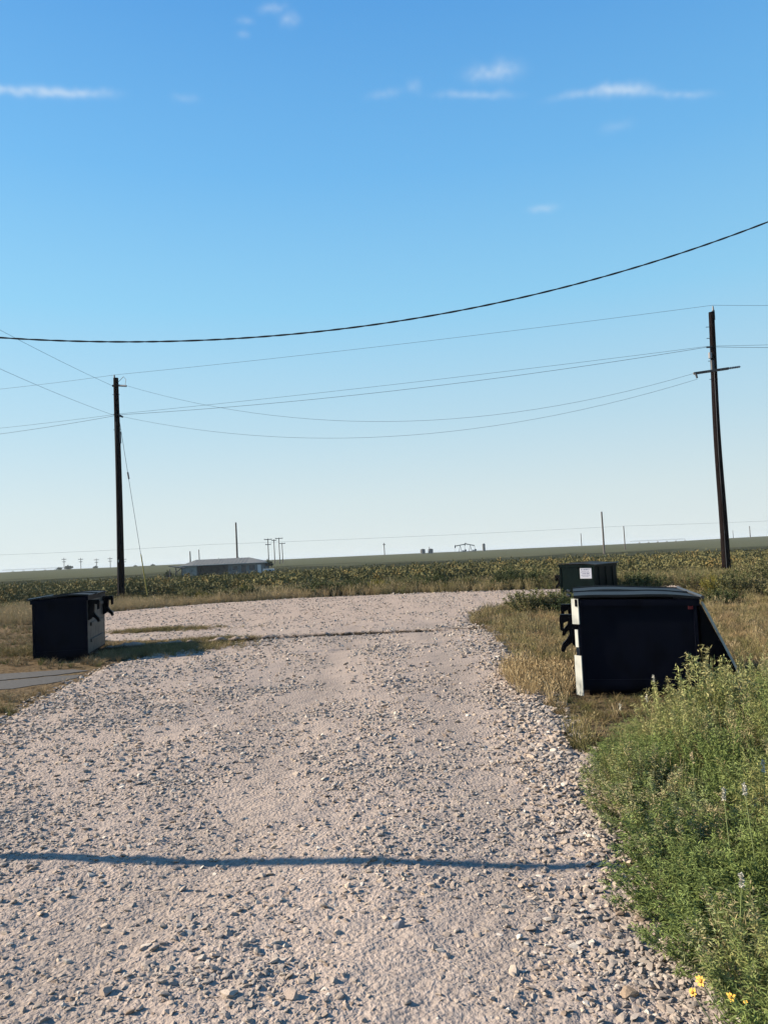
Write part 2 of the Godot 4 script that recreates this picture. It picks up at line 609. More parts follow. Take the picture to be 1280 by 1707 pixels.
func stone_mesh(sd_: int, chips: int, sub: bool) -> ArrayMesh:
	var r := RandomNumberGenerator.new()
	r.seed = sd_
	var g := (1.0 + sqrt(5.0)) / 2.0
	var v := []
	for p in [[-1, g, 0], [1, g, 0], [-1, -g, 0], [1, -g, 0], [0, -1, g], [0, 1, g], [0, -1, -g], [0, 1, -g], [g, 0, -1], [g, 0, 1], [-g, 0, -1], [-g, 0, 1]]:
		v.append(Vector3(p[0], p[1], p[2]).normalized())
	var f := [[0, 11, 5], [0, 5, 1], [0, 1, 7], [0, 7, 10], [0, 10, 11], [1, 5, 9], [5, 11, 4], [11, 10, 2], [10, 7, 6], [7, 1, 8], [3, 9, 4], [3, 4, 2], [3, 2, 6], [3, 6, 8], [3, 8, 9], [4, 9, 5], [2, 4, 11], [6, 2, 10], [8, 6, 7], [9, 8, 1]]
	var planes := []
	for i in chips:
		planes.append([Vector3(r.randf_range(-1, 1), r.randf_range(-1, 1), r.randf_range(-1, 1)).normalized(), r.randf_range(0.38, 0.72)])
	var shape := func(p: Vector3) -> Vector3:
		for q in planes:
			var d: float = p.dot(q[0])
			if d > q[1]:
				p -= q[0] * (d - q[1])
		return p
	var st := new_st()
	for t in f:
		var a: Vector3 = v[t[0]]
		var b: Vector3 = v[t[1]]
		var c: Vector3 = v[t[2]]
		var tris := [[a, b, c]]
		if sub:
			var ab := (a + b).normalized()
			var bc := (b + c).normalized()
			var ca := (c + a).normalized()
			tris = [[a, ab, ca], [ab, b, bc], [ca, bc, c], [ab, bc, ca]]
		for q in tris:
			var pa: Vector3 = shape.call(q[0])
			var pb: Vector3 = shape.call(q[1])
			var pc: Vector3 = shape.call(q[2])
			var n := (pb - pa).cross(pc - pa)
			if n.length_squared() < 1e-12:
				continue
			n = n.normalized()
			if n.dot(pa + pb + pc) < 0.0:
				n = -n
			tri(st, pa, pb, pc, n)
	var me := st.commit()
	me.surface_set_material(0, M.stone)
	return me


func stone_color() -> Color:
	var u := rng.randf()
	var c := Color(0.40, 0.335, 0.28)
	if u < 0.22:
		c = Color(0.36, 0.315, 0.275)
	elif u < 0.40:
		c = Color(0.46, 0.385, 0.31)
	elif u < 0.46:
		c = Color(0.28, 0.22, 0.175)
	elif u > 0.93:
		c = Color(0.60, 0.55, 0.48)
	return c * rng.randf_range(0.85, 1.15)


func build_gravel() -> void:
	var meshes := []
	for i in 5:
		meshes.append(stone_mesh(100 + i, 7, i < 3))
	# nearest depth, farthest depth, how many, smallest and largest radius
	var bands := [[0.9, 3.2, 60000, 0.003, 0.021], [3.0, 6.0, 95000, 0.0045, 0.026], [5.8, 10.0, 88000, 0.008, 0.036], [9.8, 17.0, 74000, 0.012, 0.048], [16.8, 33.0, 70000, 0.018, 0.055]]
	var xf := [[], [], [], [], []]
	var cols := [[], [], [], [], []]
	for b in bands:
		for i in b[2]:
			var d := sqrt(lerpf(b[0] * b[0], b[1] * b[1], rng.randf()))
			var x := rng.randf_range(-0.85 * d - 1.0, 0.62 * d + 1.2)
			var s := sd(x, -d)
			if s < -0.1 or (s < 0.15 and rng.randf() < 0.3):
				continue
			var edge := clampf(1.0 - s / 0.9, 0.0, 1.0)
			if x < 0.0:
				edge *= 0.4
			var patch := noise.get_noise_2d(x * 0.8, d * 0.5 + 31.0)
			if rng.randf() > 0.52 + 0.85 * patch + 0.6 * edge - 0.25 * track(x, -d):
				continue
			var r := lerpf(b[3], b[4], pow(rng.randf(), 3.0 - 1.0 * edge)) * (1.0 + 0.3 * edge)
			var y := road_height(x, -d)
			var bas := Basis.from_euler(Vector3(rng.randf_range(-0.5, 0.5), rng.randf() * TAU, rng.randf_range(-0.5, 0.5))).scaled_local(Vector3(r * rng.randf_range(0.8, 1.35), r * rng.randf_range(0.3, 0.62), r * rng.randf_range(0.7, 1.1)))
			var k := rng.randi() % 5
			xf[k].append(Transform3D(bas, Vector3(x, maxf(y, 0.0) + r * rng.randf_range(-0.25, 0.25 + 0.25 * edge), -d)))
			var c := stone_color()
			if patch > 0.1:
				c = c.lerp(Color(0.31, 0.295, 0.28), 0.4)
			cols[k].append(c)
	for k in 5:
		scatter("gravel", meshes[k], xf[k], cols[k])
	# stones on the road large enough to be picked out
	var big := [[0.80, -2.87, 0.035, Color(0.30, 0.23, 0.17), "brown rounded stone on the gravel beside the weeds, nearest the lower right corner"], [0.42, -3.05, 0.026, Color(0.42, 0.36, 0.3), "pale chipped stone with a dark shaded side, left of the brown rounded stone"], [-0.42, -2.93, 0.034, Color(0.42, 0.34, 0.28), "angular stone casting a dark shadow at the bottom middle of the road"], [-0.66, -2.96, 0.036, Color(0.45, 0.38, 0.32), "light-faced angular stone left of the one at the bottom middle of the road"], [-0.02, -3.45, 0.034, Color(0.25, 0.24, 0.25), "blue-grey stone lying in the wheel track below the thin pole shadow"], [-1.15, -3.05, 0.032, Color(0.38, 0.31, 0.26), "flat tan stone near the lower left corner of the road"]]
	for i in big.size():
		var b: Array = big[i]
		var st := stone_mesh(300 + i, 12, true)
		var o := obj_mesh("stone", st)
		var m: StandardMaterial3D = (M.stone as StandardMaterial3D).duplicate()
		m.vertex_color_use_as_albedo = false
		m.albedo_color = (b[3] as Color).linear_to_srgb()
		o.set_surface_override_material(0, m)
		o.position = Vector3(b[0], road_height(b[0], b[1]) + b[2] * 0.3, b[1])
		o.rotation = Vector3(0.2, i * 1.3, 0.15)
		o.scale = Vector3(b[2] * 1.3, b[2] * 0.72, b[2])
		tag(o, b[4], "stone")


func build_roadside() -> void:
	# broken slabs of pale grey concrete in front of the left dumpster
	var outlines := []
	for q in [[[-7.6, 12.3], [-6.4, 12.6], [-5.3, 12.75], [-4.9, 12.55], [-5.2, 12.2], [-5.9, 11.9], [-7.6, 11.3]], [[-7.6, 11.2], [-5.9, 11.8], [-5.2, 12.08], [-4.75, 12.1], [-4.85, 11.5], [-5.3, 11.05], [-6.0, 10.8], [-7.6, 10.6]]]:
		var o := PackedVector2Array()
		for k in q.size():
			var a := Vector2(q[k][0], q[k][1])
			var b := Vector2(q[(k + 1) % q.size()][0], q[(k + 1) % q.size()][1])
			for n in 7:
				var p := a.lerp(b, n / 7.0)
				o.append(p + Vector2(fine.get_noise_2d(p.x * 4.0, p.y * 4.0), fine.get_noise_2d(p.x * 4.0 + 9.0, p.y * 4.0)) * 0.07)
		outlines.append(o)
	var info := [[outlines[0], "worn dark grey slab patch nearest the left dumpster, behind a crack", 0.010], [outlines[1], "worn dark grey slab patch in front of the crack, by the left road edge", 0.007]]
	for q in info:
		var st := new_st()
		prism(st, q[0], -0.05, q[2], Transform3D(Basis(Vector3.RIGHT, -PI / 2), Vector3.ZERO))
		tag(obj("concrete_slab", st, M.slab), q[1], "slab", "")


# ---------------------------------------------------------------- far things
func far_pole(called: String, x: float, z: float, top: float, r: float, label: String, arms: Array, group := "") -> Node3D:
	var base := terrain(x, z)
	var t := thing(called, label, "utility pole", Vector3(x, base, z), 0.0, group)
	var st := new_st()
	tube(st, [Vector3(0, -0.3, 0), Vector3(0, (top - base) * 0.5, 0), Vector3(-0.05, top - base, 0)], r, r * 0.75, 8)
	obj("pole", st, M.wood_grey, t)
	for arm in arms:
		var s := new_st()
		box(s, Vector3(-arm[0], top - base - arm[1] - r * 0.7, -r), Vector3(arm[0], top - base - arm[1] + r * 0.7, r))
		obj("crossarm", s, M.wood_grey, t)
		for k in [-0.9, 0.0, 0.9]:
			var i := new_st()
			tube(i, [Vector3(arm[0] * k, top - base - arm[1] + r * 0.7, 0), Vector3(arm[0] * k, top - base - arm[1] + r * 0.7 + 0.25, 0)], r * 0.5, r * 0.3, 6)
			obj("insulator", i, M.porcelain, t)
	return t


func build_far() -> void:
	far_pole("utility_pole_far", -41.9, -217.0, 12.75, 0.30, "tall bare pole rising behind the low house roof", [])
	far_pole("utility_pole_far", 56.6, -200.0, 10.3, 0.26, "tall bare pole on the skyline above the green dumpster", [])
	far_pole("utility_pole_far", 80.7, -260.0, 7.65, 0.2, "shorter grey pole just right of the tall skyline pole, holding the distant line", [])
	far_pole("utility_pole_far", -1.0, -560.0, 10.4, 0.38, "small distant pole on the skyline at the middle of the picture", [[0.9, 1.2]])
	far_pole("utility_pole_far", 127.1, -500.0, 9.8, 0.3, "faint distant pole on the skyline just left of the tall skyline pole", [])
	far_pole("utility_pole_far", -101.6, -400.0, 8.2, 0.4, "short distant pole over the left end of the house roof", [])
	far_pole("utility_pole_far", -101.8, -420.0, 9.3, 0.3, "faint distant pole beside the short one over the house roof", [])
	far_pole("utility_pole_far", 246.2, -520.0, 9.8, 0.34, "distant pole on the skyline right of the tall right pole", [])
	far_pole("utility_pole_far", 316.0, -700.0, 9.3, 0.3, "very faint distant pole just right of the tall right pole", [])
	# frames of poles beside the house
	far_pole("utility_pole_far", -45.7, -300.0, 10.1, 0.2, "left leg of the pair of poles with crossarm right of the house", [[1.5, 0.3], [1.1, 2.3]])
	far_pole("utility_pole_far", -44.8, -310.0, 10.0, 0.2, "right leg of the pair of poles right of the house, with a dark box between", [[1.0, 0.4]])
	far_pole("utility_pole_far", -41.4, -300.0, 10.2, 0.19, "pole with one wide crossarm, right of the pair of poles", [[1.5, 0.2]])
	far_pole("utility_pole_far", -45.6, -340.0, 9.1, 0.2, "rightmost pole of the group right of the house, with a low crossarm", [[1.4, 0.3]])
	var bx := [-259.2, -245.7, -233.1, -222.0, -210.9]
	var by := [11.2, 10.6, 9.6, 10.0, 9.0]
	var bl := ["leftmost faint pole of the row on the left skyline", "second faint pole of the row on the left skyline, beside a dark bush", "middle faint pole of the row on the left skyline", "fourth faint pole of the row on the left skyline, left of the near pole", "faint skyline pole just right of the near left pole"]
	for i in 5:
		far_pole("utility_pole_far", bx[i], -620.0, by[i], 0.30, bl[i], [[1.9, 1.2], [1.3, 3.2]], "faint poles in a row on the left skyline")
	# distant line
	var far_line := [[-140.0, 7.8, -260.0], [-60.0, 7.9, -260.0], [80.7, 7.7, -260.0], [170.0, 7.4, -260.0]]
	var st := new_st()
	for i in far_line.size() - 1:
		var a := Vector3(far_line[i][0], far_line[i][1], far_line[i][2])
		var b := Vector3(far_line[i + 1][0], far_line[i + 1][1], far_line[i + 1][2])
		tube(st, sag_points(a, b, 0.35, 12), 0.028, 0.028, 5)
	tag(obj("distant_power_line", st, M.wire), "faint distant wire running level just above the whole skyline", "power line")
	build_house()
	# tanks and pump jacks on the skyline
	for q in [[24.9, -520.0, 3.4, 3.0, "small round oil tank on the skyline, left one of two beside the pump jacks"], [30.2, -520.0, 3.4, 2.9, "small round oil tank with a vent pipe on the skyline, nearer the pump jacks"]]:
		var t := thing("oil_tank", q[4], "tank", Vector3(q[0], terrain(q[0], q[1]), q[1]))
		var s := new_st()
		tube(s, [Vector3(0, -0.3, 0), Vector3(0, q[3], 0)], q[2] * 0.5, q[2] * 0.5, 18)
		obj("shell", s, M.tank, t)
		s = new_st()
		tube(s, [Vector3(0, q[3], 0), Vector3(0, q[3] + 0.4, 0)], q[2] * 0.5, 0.1, 18)
		obj("roof", s, M.tank, t)
		if q[0] > 28.0:
			s = new_st()
			tube(s, [Vector3(-0.9, q[3] * 0.5, q[2] * 0.5), Vector3(-0.9, q[3] + 1.6, q[2] * 0.5)], 0.3, 0.2, 8)
			obj("vent_pipe", s, M.tank, t)
	var tk := thing("separator_tower", "slim dark upright tank on the skyline right of the pump jacks", "tank", Vector3(66.2, terrain(66.2, -520.0), -520.0))
	var s2 := new_st()
	tube(s2, [Vector3(0, -0.3, 0), Vector3(0, 4.6, 0)], 1.0, 1.0, 16)
	obj("shell", s2, M.tank, tk)
	s2 = new_st()
	tube(s2, [Vector3(0, 4.6, 0), Vector3(0, 4.9, 0), Vector3(0, 5.1, 0)], 1.0, 0.3, 16)
	obj("domed_top", s2, M.tank, tk)
	pump_jack(Vector3(50.3, 0, -520.0), 0.16, "dark pump jack with its hammer head at the left, on the skyline")
	pump_jack(Vector3(58.0, 0, -528.0), -0.24, "pump jack on the skyline behind the first, its beam dipping to the right")
	pivot(Vector3(203.2, 0, -640.0), 6, 7.6, "long spidery pivot sprinkler on the right skyline left of the tall right pole")
	pivot(Vector3(-324.0, 0, -650.0), 6, 9.0, "long spidery pivot sprinkler on the far left skyline")


func build_house() -> void:
	var by := terrain(-36.0, -174.0) - 0.05
	var t := thing("house", "low grey house with a hipped metal roof and a dark open carport in the field", "house", Vector3(-36.2, by, -170.3))
	var wh := 2.3
	var segs := [[-8.9, -5.7, M.wall_pale], [1.2, 8.8, M.wall]]
	for q in segs:
		var s := new_st()
		box(s, Vector3(q[0], -0.4, -0.2), Vector3(q[1], wh, 0))
		obj("wall", s, q[2], t)
	for q in [[Vector3(-8.9, -0.4, -9.0), Vector3(-8.7, wh, -0.2)], [Vector3(8.6, -0.4, -9.0), Vector3(8.8, wh, -0.2)], [Vector3(-8.7, -0.4, -9.2), Vector3(8.6, wh, -9.0)], [Vector3(-5.7, -0.4, -4.2), Vector3(1.2, wh, -4.0)], [Vector3(-5.9, -0.4, -4.0), Vector3(-5.7, wh, -0.2)], [Vector3(1.2, -0.4, -4.0), Vector3(1.4, wh, -0.2)]]:
		var s := new_st()
		box(s, q[0], q[1])
		obj("wall", s, M.wall if q[0].x > -5.75 and q[0].z < -3.9 else M.wall_pale if q[0].x < -8 else M.wall, t)
	var s := new_st()
	box(s, Vector3(-5.7, wh - 0.3, -0.25), Vector3(1.2, wh, -0.02))
	obj("lintel", s, M.dark, t)
	# hipped roof with a thick eave
	var e := [Vector3(-9.5, wh, 0.5), Vector3(9.4, wh, 0.5), Vector3(9.4, wh, -9.7), Vector3(-9.5, wh, -9.7)]
	var ra := Vector3(-6.9, wh + 1.25, -4.6)
	var rb := Vector3(5.2, wh + 1.25, -4.6)
	s = new_st()
	for f in [[e[0], e[1], rb, ra], [e[2], e[3], ra, rb], [e[1], e[2], rb], [e[3], e[0], ra]]:
		var n: Vector3 = (f[1] - f[0]).cross(f[2] - f[0]).normalized()
		if n.y < 0:
			n = -n
		tri(s, f[0], f[1], f[2], n)
		if f.size() == 4:
			tri(s, f[0], f[2], f[3], n)
	quad(s, e[0], e[1], e[2], e[3], Vector3.DOWN)
	var roof := obj("roof", s, M.roof, t)
	s = new_st()
	for q in [[Vector3(-9.5, wh - 0.15, 0.38), Vector3(9.4, wh - 0.004, 0.5)], [Vector3(-9.5, wh - 0.15, -9.7), Vector3(-9.38, wh - 0.004, 0.38)], [Vector3(9.28, wh - 0.15, -9.7), Vector3(9.4, wh - 0.004, 0.38)]]:
		box(s, q[0], q[1])
	obj("fascia", s, M.wall_pale, roof)
	for q in [[2.2, 3.3, 0.9, 1.75], [4.1, 5.2, 0.3, 1.9], [5.9, 7.2, 0.75, 1.85]]:
		var f := new_st()
		box(f, Vector3(q[0] - 0.08, q[2] - 0.08, 0.0), Vector3(q[1] + 0.08, q[3] + 0.08, 0.04))
		var w := obj("window", f, M.wall_pale, t)
		f = new_st()
		box(f, Vector3(q[0], q[2], 0.041), Vector3(q[1], q[3], 0.06))
		obj("pane", f, M.glass, w)
	s = new_st()
	box(s, Vector3(7.75, -0.3, 0.0), Vector3(8.5, 1.85, 0.05))
	obj("door", s, M.white, t)
	for q in [[-1.5, 0.55], [3.0, 0.7]]:
		s = new_st()
		tube(s, [Vector3(q[0], wh + 0.7, -3.4), Vector3(q[0], wh + 1.15 + q[1] * 0.4, -3.4)], 0.11, 0.11, 8)
		obj("vent_pipe", s, M.galv, roof)
	for k in 16:
		var x := -6.4 + k * 0.76
		s = new_st()
		tube(s, [Vector3(x, wh + 0.02, 0.46), Vector3(x, wh + 1.26, -4.6)], 0.035, 0.035, 4)
		obj("roof_seam", s, M.roof, roof)
	# lean-to at the left of the house
	var g := thing("lean_to", "small dark open lean-to on posts at the left end of the house", "shelter", Vector3(-45.2, by, -165.5))
	for x in [-1.3, 0.0, 1.3]:
		s = new_st()
		tube(s, [Vector3(x, -0.3, 0), Vector3(x, 1.9 + 0.12 * x, 0)], 0.12, 0.12, 6)
		obj("post", s, M.dark, g)
	s = new_st()
	prism(s, PackedVector2Array([Vector2(-1.6, 2.35), Vector2(-1.45, 2.45), Vector2(1.6, 1.95), Vector2(1.5, 1.75)]), -2.4, 0.3)
	obj("roof", s, M.dark, g)
	s = new_st()
	tube(s, [Vector3(0.0, 1.0, 0), Vector3(1.3, 1.9, 0)], 0.1, 0.1, 6)
	obj("brace", s, M.dark, g)
	# white trailer at the right of the house
	var tr := thing("flat_trailer", "low white trailer standing right of the house", "trailer", Vector3(-25.2, terrain(-25, -165), -165.0))
	s = new_st()
	box(s, Vector3(-1.1, 0.42, -0.9), Vector3(1.1, 0.85, 0.9))
	obj("bed", s, M.white, tr)
	s = new_st()
	tube(s, [Vector3(1.1, 0.5, 0), Vector3(1.9, 0.45, 0)], 0.06, 0.06, 6)
	obj("drawbar", s, M.white, tr)
	for q in [[-0.35, 0.95], [0.4, 0.95], [-0.35, -1.1], [0.4, -1.1]]:
		s = new_st()
		tube(s, [Vector3(q[0], 0.3, q[1]), Vector3(q[0], 0.3, q[1] + 0.15)], 0.33, 0.33, 14)
		obj("wheel", s, M.tyre, tr)


func pump_jack(at: Vector3, tilt: float, label: String) -> void:
	at.y = terrain(at.x, at.z)
	var t := thing("pump_jack", label, "pump jack", at)
	var s := new_st()
	box(s, Vector3(-2.6, -0.2, -0.8), Vector3(3.8, 0.25, 0.8))
	obj("base", s, M.machine, t)
	for q in [[-1.0, -0.8], [0.9, -0.8], [-1.0, 0.8], [0.9, 0.8]]:
		s = new_st()
		tube(s, [Vector3(q[0], 0.2, q[1]), Vector3(0, 4.6, 0)], 0.14, 0.12, 6)
		obj("leg", s, M.machine, t)
	var xf := Transform3D(Basis(Vector3.BACK, tilt), Vector3(0, 4.7, 0))
	s = new_st()
	box(s, Vector3(-3.2, -0.3, -0.2), Vector3(3.0, 0.3, 0.2), xf)
	obj("walking_beam", s, M.machine, t)
	s = new_st()
	prism(s, PackedVector2Array([Vector2(-3.0, 0.75), Vector2(-3.5, 0.7), Vector2(-3.9, 0.1), Vector2(-3.9, -0.6), Vector2(-3.7, -1.4), Vector2(-3.3, -1.4), Vector2(-3.1, -0.3)]), -0.25, 0.25, xf)
	obj("horse_head", s, M.machine, t)
	var tail := xf * Vector3(2.9, 0, 0)
	s = new_st()
	tube(s, [Vector3(3.2, 0.9, 0.5), tail], 0.1, 0.1, 6)
	obj("pitman_arm", s, M.machine, t)
	s = new_st()
	prism(s, PackedVector2Array([Vector2(2.2, 0.3), Vector2(3.0, 1.7), Vector2(3.9, 1.6), Vector2(4.2, 0.7), Vector2(3.2, 0.25)]), -0.6, 0.6)
	obj("counterweight", s, M.machine, t)
	s = new_st()
	box(s, Vector3(1.4, 0.25, -0.6), Vector3(2.1, 1.2, 0.6))
	obj("engine", s, M.machine, t)
	s = new_st()
	tube(s, [xf * Vector3(-3.85, -0.4, 0), Vector3((xf * Vector3(-3.85, -0.4, 0)).x, 0.2, 0)], 0.05, 0.05, 5)
	obj("polished_rod", s, M.machine, t)


func pivot(at: Vector3, spans: int, span: float, label: String) -> void:
	at.y = terrain(at.x, at.z)
	var t := thing("pivot_sprinkler", label, "irrigation sprinkler", at)
	for i in spans:
		var x0 := i * span
		var s := new_st()
		var arch := []
		for k in 9:
			var u := k / 8.0
			arch.append(Vector3(x0 + u * span, 1.9 + 0.25 * sin(u * PI), 0))
		tube(s, arch, 0.11, 0.11, 6)
		tube(s, [Vector3(x0, 1.6, 0), Vector3(x0 + span * 0.5, 1.55, 0), Vector3(x0 + span, 1.6, 0)], 0.05, 0.05, 5)
		for k in 4:
			var u := (k + 0.5) / 4.0
			tube(s, [Vector3(x0 + u * span, 1.95 + 0.2 * sin(u * PI), 0), Vector3(x0 + u * span + 0.4, 1.57, 0)], 0.04, 0.04, 5)
		obj("pipe_span", s, M.pipe, t)
		var f := new_st()
		tube(f, [Vector3(x0 + span, 1.9, 0), Vector3(x0 + span, 0.2, 1.2)], 0.07, 0.07, 5)
		tube(f, [Vector3(x0 + span, 1.9, 0), Vector3(x0 + span, 0.2, -1.2)], 0.07, 0.07, 5)
		var tower := obj("tower_frame", f, M.pipe, t)
		for z in [-1.2, 1.2]:
			f = new_st()
			tube(f, [Vector3(x0 + span - 0.12, 0.35, z), Vector3(x0 + span + 0.12, 0.35, z)], 0.42, 0.42, 12)
			obj("wheel", f, M.tyre, tower)


# ---------------------------------------------------------------- poles and wires
func sag_points(a: Vector3, b: Vector3, sag: float, n: int) -> Array:
	var p := []
	for i in n + 1:
		var t := float(i) / n
		p.append(a.lerp(b, t) + Vector3.DOWN * sag * 4.0 * t * (1.0 - t))
	return p


func wire(called: String, a: Vector3, b: Vector3, sag: float, r: float, label: String, n := 28) -> void:
	var st := new_st()
	tube(st, sag_points(a, b, sag, n), r, r, 6)
	tag(obj(called, st, M.wire), label, "power line")


func pole_fittings(p: Node3D) -> void:
	var st := new_st()
	tube(st, [Vector3(-0.06, 0.0, 0.185), Vector3(-0.05, 5.5, 0.165), Vector3(0.02, 9.0, 0.15)], 0.009, 0.009, 5)
	obj("ground_wire", st, M.wire, p)
	st = new_st()
	box(st, Vector3(-0.05, 1.9, 0.178), Vector3(0.05, 2.02, 0.186))
	obj("pole_tag", st, M.galv, p)
	for y in [8.6, 9.4, 10.4, 10.9]:
		st = new_st()
		tube(st, [Vector3(-0.155, y, 0.02), Vector3(0.21, y, 0.02)], 0.014, 0.014, 6)
		obj("through_bolt", st, M.steel, p)


func build_poles_and_lines() -> void:
	# left pole
	var L := thing("utility_pole", "dark wooden utility pole with a guy wire behind the left dumpster", "utility pole", Vector3(-13.32, 0, -38.6))
	var st := new_st()
	var pts := []
	for i in 17:
		var t := i / 16.0
		pts.append(Vector3(0.02 * sin(t * 5.0) + 0.05 * t, 11.45 * t - 0.2, 0.02 * sin(t * 7.0)))
	tube(st, pts, 0.185, 0.125, 14)
	obj("pole", st, M.wood, L)
	st = new_st()
	tube(st, [Vector3(-0.15, 10.85, 0.02), Vector3(0.22, 10.85, 0.05)], 0.05, 0.05, 8)
	obj("bolt_clamp", st, M.steel, L)
	st = new_st()
	disc_stack(st, Vector3(0.24, 10.83, 0.1), Vector3(0.8, -0.15, 0.35).normalized(), 7, 0.055, 0.07)
	obj("dead_end_insulator", st, M.porcelain, L)
	st = new_st()
	tube(st, [Vector3(0.1, 11.0, 0), Vector3(0.45, 11.28, 0.1), Vector3(0.62, 11.1, 0.25), Vector3(0.6, 10.8, 0.32)], 0.012, 0.012, 6)
	obj("jumper_wire", st, M.wire, L)
	st = new_st()
	tube(st, [Vector3(-0.05, 11.2, 0.0), Vector3(-0.05, 11.42, 0.0)], 0.05, 0.035, 8)
	obj("pin_insulator", st, M.porcelain, L)
	st = new_st()
	tube(st, [Vector3(0.1, 9.35, 0.02), Vector3(0.36, 9.22, 0.1)], 0.06, 0.045, 8)
	obj("neutral_clevis", st, M.steel, L)
	st = new_st()
	box(st, Vector3(0.13, 7.9, -0.06), Vector3(0.2, 8.5, 0.06))
	obj("cable_guard", st, M.steel, L)
	pole_fittings(L)
	# guy wire with a yellow guard
	var gy := thing("guy_wire", "thin guy wire with a yellow guard, running down from the left pole", "guy wire", Vector3(-12.3, 0, -39.6))
	st = new_st()
	tube(st, [Vector3(-0.86, 9.0, 1.0), Vector3(-0.5, 5.2, 0.58), Vector3(0, 0.0, 0)], 0.011, 0.011, 6)
	obj("wire", st, M.wire, gy)
	st = new_st()
	tube(st, [Vector3(-0.62, 6.45, 0.71), Vector3(-0.58, 6.1, 0.67)], 0.045, 0.045, 8)
	obj("strain_insulator", st, M.porcelain, gy)
	st = new_st()
	tube(st, [Vector3(-0.21, 2.25, 0.25), Vector3(-0.01, 0.15, 0.02)], 0.028, 0.03, 8)
	obj("guard_sleeve", st, M.yellow, gy)
	# right pole
	var R := thing("utility_pole", "dark slightly crooked wooden utility pole with a crossarm, behind the right bushes", "utility pole", Vector3(14.5, 0, -33.0))
	st = new_st()
	pts = []
	for i in 19:
		var t := i / 18.0
		pts.append(Vector3(0.14 * t - 0.05 * sin(t * PI) + 0.015 * sin(t * 9.0), 11.75 * t - 0.2, 0.03 * sin(t * 6.0)))
	tube(st, pts, 0.185, 0.12, 14)
	obj("pole", st, M.wood, R)
	st = new_st()
	box(st, Vector3(0.18, 11.2, -0.05), Vector3(0.27, 11.62, 0.05))
	obj("top_bracket", st, M.steel, R)
	st = new_st()
	tube(st, [Vector3(0.225, 11.62, 0.0), Vector3(0.225, 11.82, 0.0)], 0.05, 0.03, 8)
	obj("pin_insulator", st, M.porcelain, R)
	st = new_st()
	tube(st, [Vector3(-0.09, 9.5, 0.1), Vector3(-0.09, 9.75, 0.1)], 0.075, 0.07, 10)
	obj("cutout_box", st, M.porcelain, R)
	st = new_st()
	tube(st, [Vector3(-0.03, 8.95, 0.12), Vector3(-0.03, 9.4, 0.12)], 0.08, 0.08, 10)
	obj("cutout_box", st, M.steel, R)
	st = new_st()
	tube(st, [Vector3(-0.2, 10.0, 0.05), Vector3(0.18, 10.0, 0.05)], 0.035, 0.035, 8)
	obj("neutral_spool", st, M.steel, R)
	st = new_st()
	box(st, Vector3(-0.96, -0.05, 0.16), Vector3(0.55, 0.05, 0.25), Transform3D(Basis(Vector3.BACK, 0.10), Vector3(0.06, 8.94, 0)))
	var arm := obj("crossarm", st, M.wood_grey, R)
	st = new_st()
	disc_stack(st, Vector3(0.62, 9.0, 0.2), Vector3(1, 0.1, 0).normalized(), 7, 0.055, 0.075)
	obj("insulator_string", st, M.porcelain, arm)
	st = new_st()
	tube(st, [Vector3(-0.84, 8.83, 0.28), Vector3(-0.80, 8.62, 0.3)], 0.05, 0.04, 8)
	obj("dead_end_clamp", st, M.steel, arm)

	pole_fittings(R)
	var topL := Vector3(-13.32, 11.42, -38.6)
	var topR := Vector3(14.72, 11.86, -33.0)
	var step := topR - topL
	step.y = 0
	wire("power_line", topL, topR, 0.12, 0.0065, "topmost thin wire between the tops of the two poles")
	wire("power_line", topL - step + Vector3(0, 0.9, 0), topL, 0.5, 0.0065, "thin wire leaving the left pole's top toward the far left")
	wire("power_line", topR, topR + step, 0.9, 0.0065, "thin wire leaving the right pole's top to the right edge")
	var nL := Vector3(-13.1, 9.4, -38.55)
	var nR := Vector3(14.42, 10.05, -32.95)
	wire("power_line", nL, nR, 0.1, 0.0065, "upper wire of the close pair below the topmost wire")
	wire("power_line", nL + Vector3(0, -0.05, 0), nR + Vector3(0, -0.03, 0), 0.36, 0.0085, "lower heavier wire of the close pair below the topmost wire")
	wire("power_line", nL - step + Vector3(0, 0.4, 0), nL, 0.4, 0.0065, "upper wire of the close pair left of the left pole")
	wire("power_line", nL - step + Vector3(0, 0.2, 0), nL + Vector3(0, -0.05, 0), 0.7, 0.0085, "lower wire of the close pair left of the left pole")
	wire("power_line", nR, nR + step, 0.6, 0.0065, "upper wire of the close pair right of the right pole")
	wire("power_line", nR + Vector3(0, -0.03, 0), nR + step, 0.9, 0.0085, "lower wire of the close pair right of the right pole")
	wire("power_line", Vector3(-12.62, 10.76, -38.4), Vector3(13.58, 8.82, -32.6), 1.95, 0.0065, "upper of the two slack wires hanging to the right pole's crossarm")
	wire("power_line", Vector3(-12.98, 9.24, -38.5), Vector3(13.66, 8.55, -32.6), 1.75, 0.0065, "lower of the two slack wires hanging to the right pole's crossarm")
	wire("power_line", Vector3(-13.45, 10.85, -38.6), Vector3(-16.2, 12.3, -10.0), 0.45, 0.0065, "upper wire slanting up from the left pole to the left edge")
	wire("power_line", Vector3(-13.45, 9.35, -38.6), Vector3(-16.2, 11.0, -10.0), 0.55, 0.0065, "lower wire slanting up from the left pole to the left edge")
	# slim unseen pole left of the view, added to lay its shadow across the road
	var P := thing("shadow_pole", "slim unseen wooden pole added left of the road to cast the thin shadow across the gravel", "utility pole", Vector3(-7.0, 0, -5.17))
	st = new_st()
	tube(st, [Vector3(0, -0.3, 0), Vector3(0.01, 2.2, 0.01), Vector3(-0.01, 4.6, 0), Vector3(0, 6.9, 0)], 0.053, 0.042, 12)
	obj("pole", st, M.wood_grey, P)
	st = new_st()
	box(st, Vector3(0.06, 1.3, -0.11), Vector3(0.2, 1.75, 0.11))
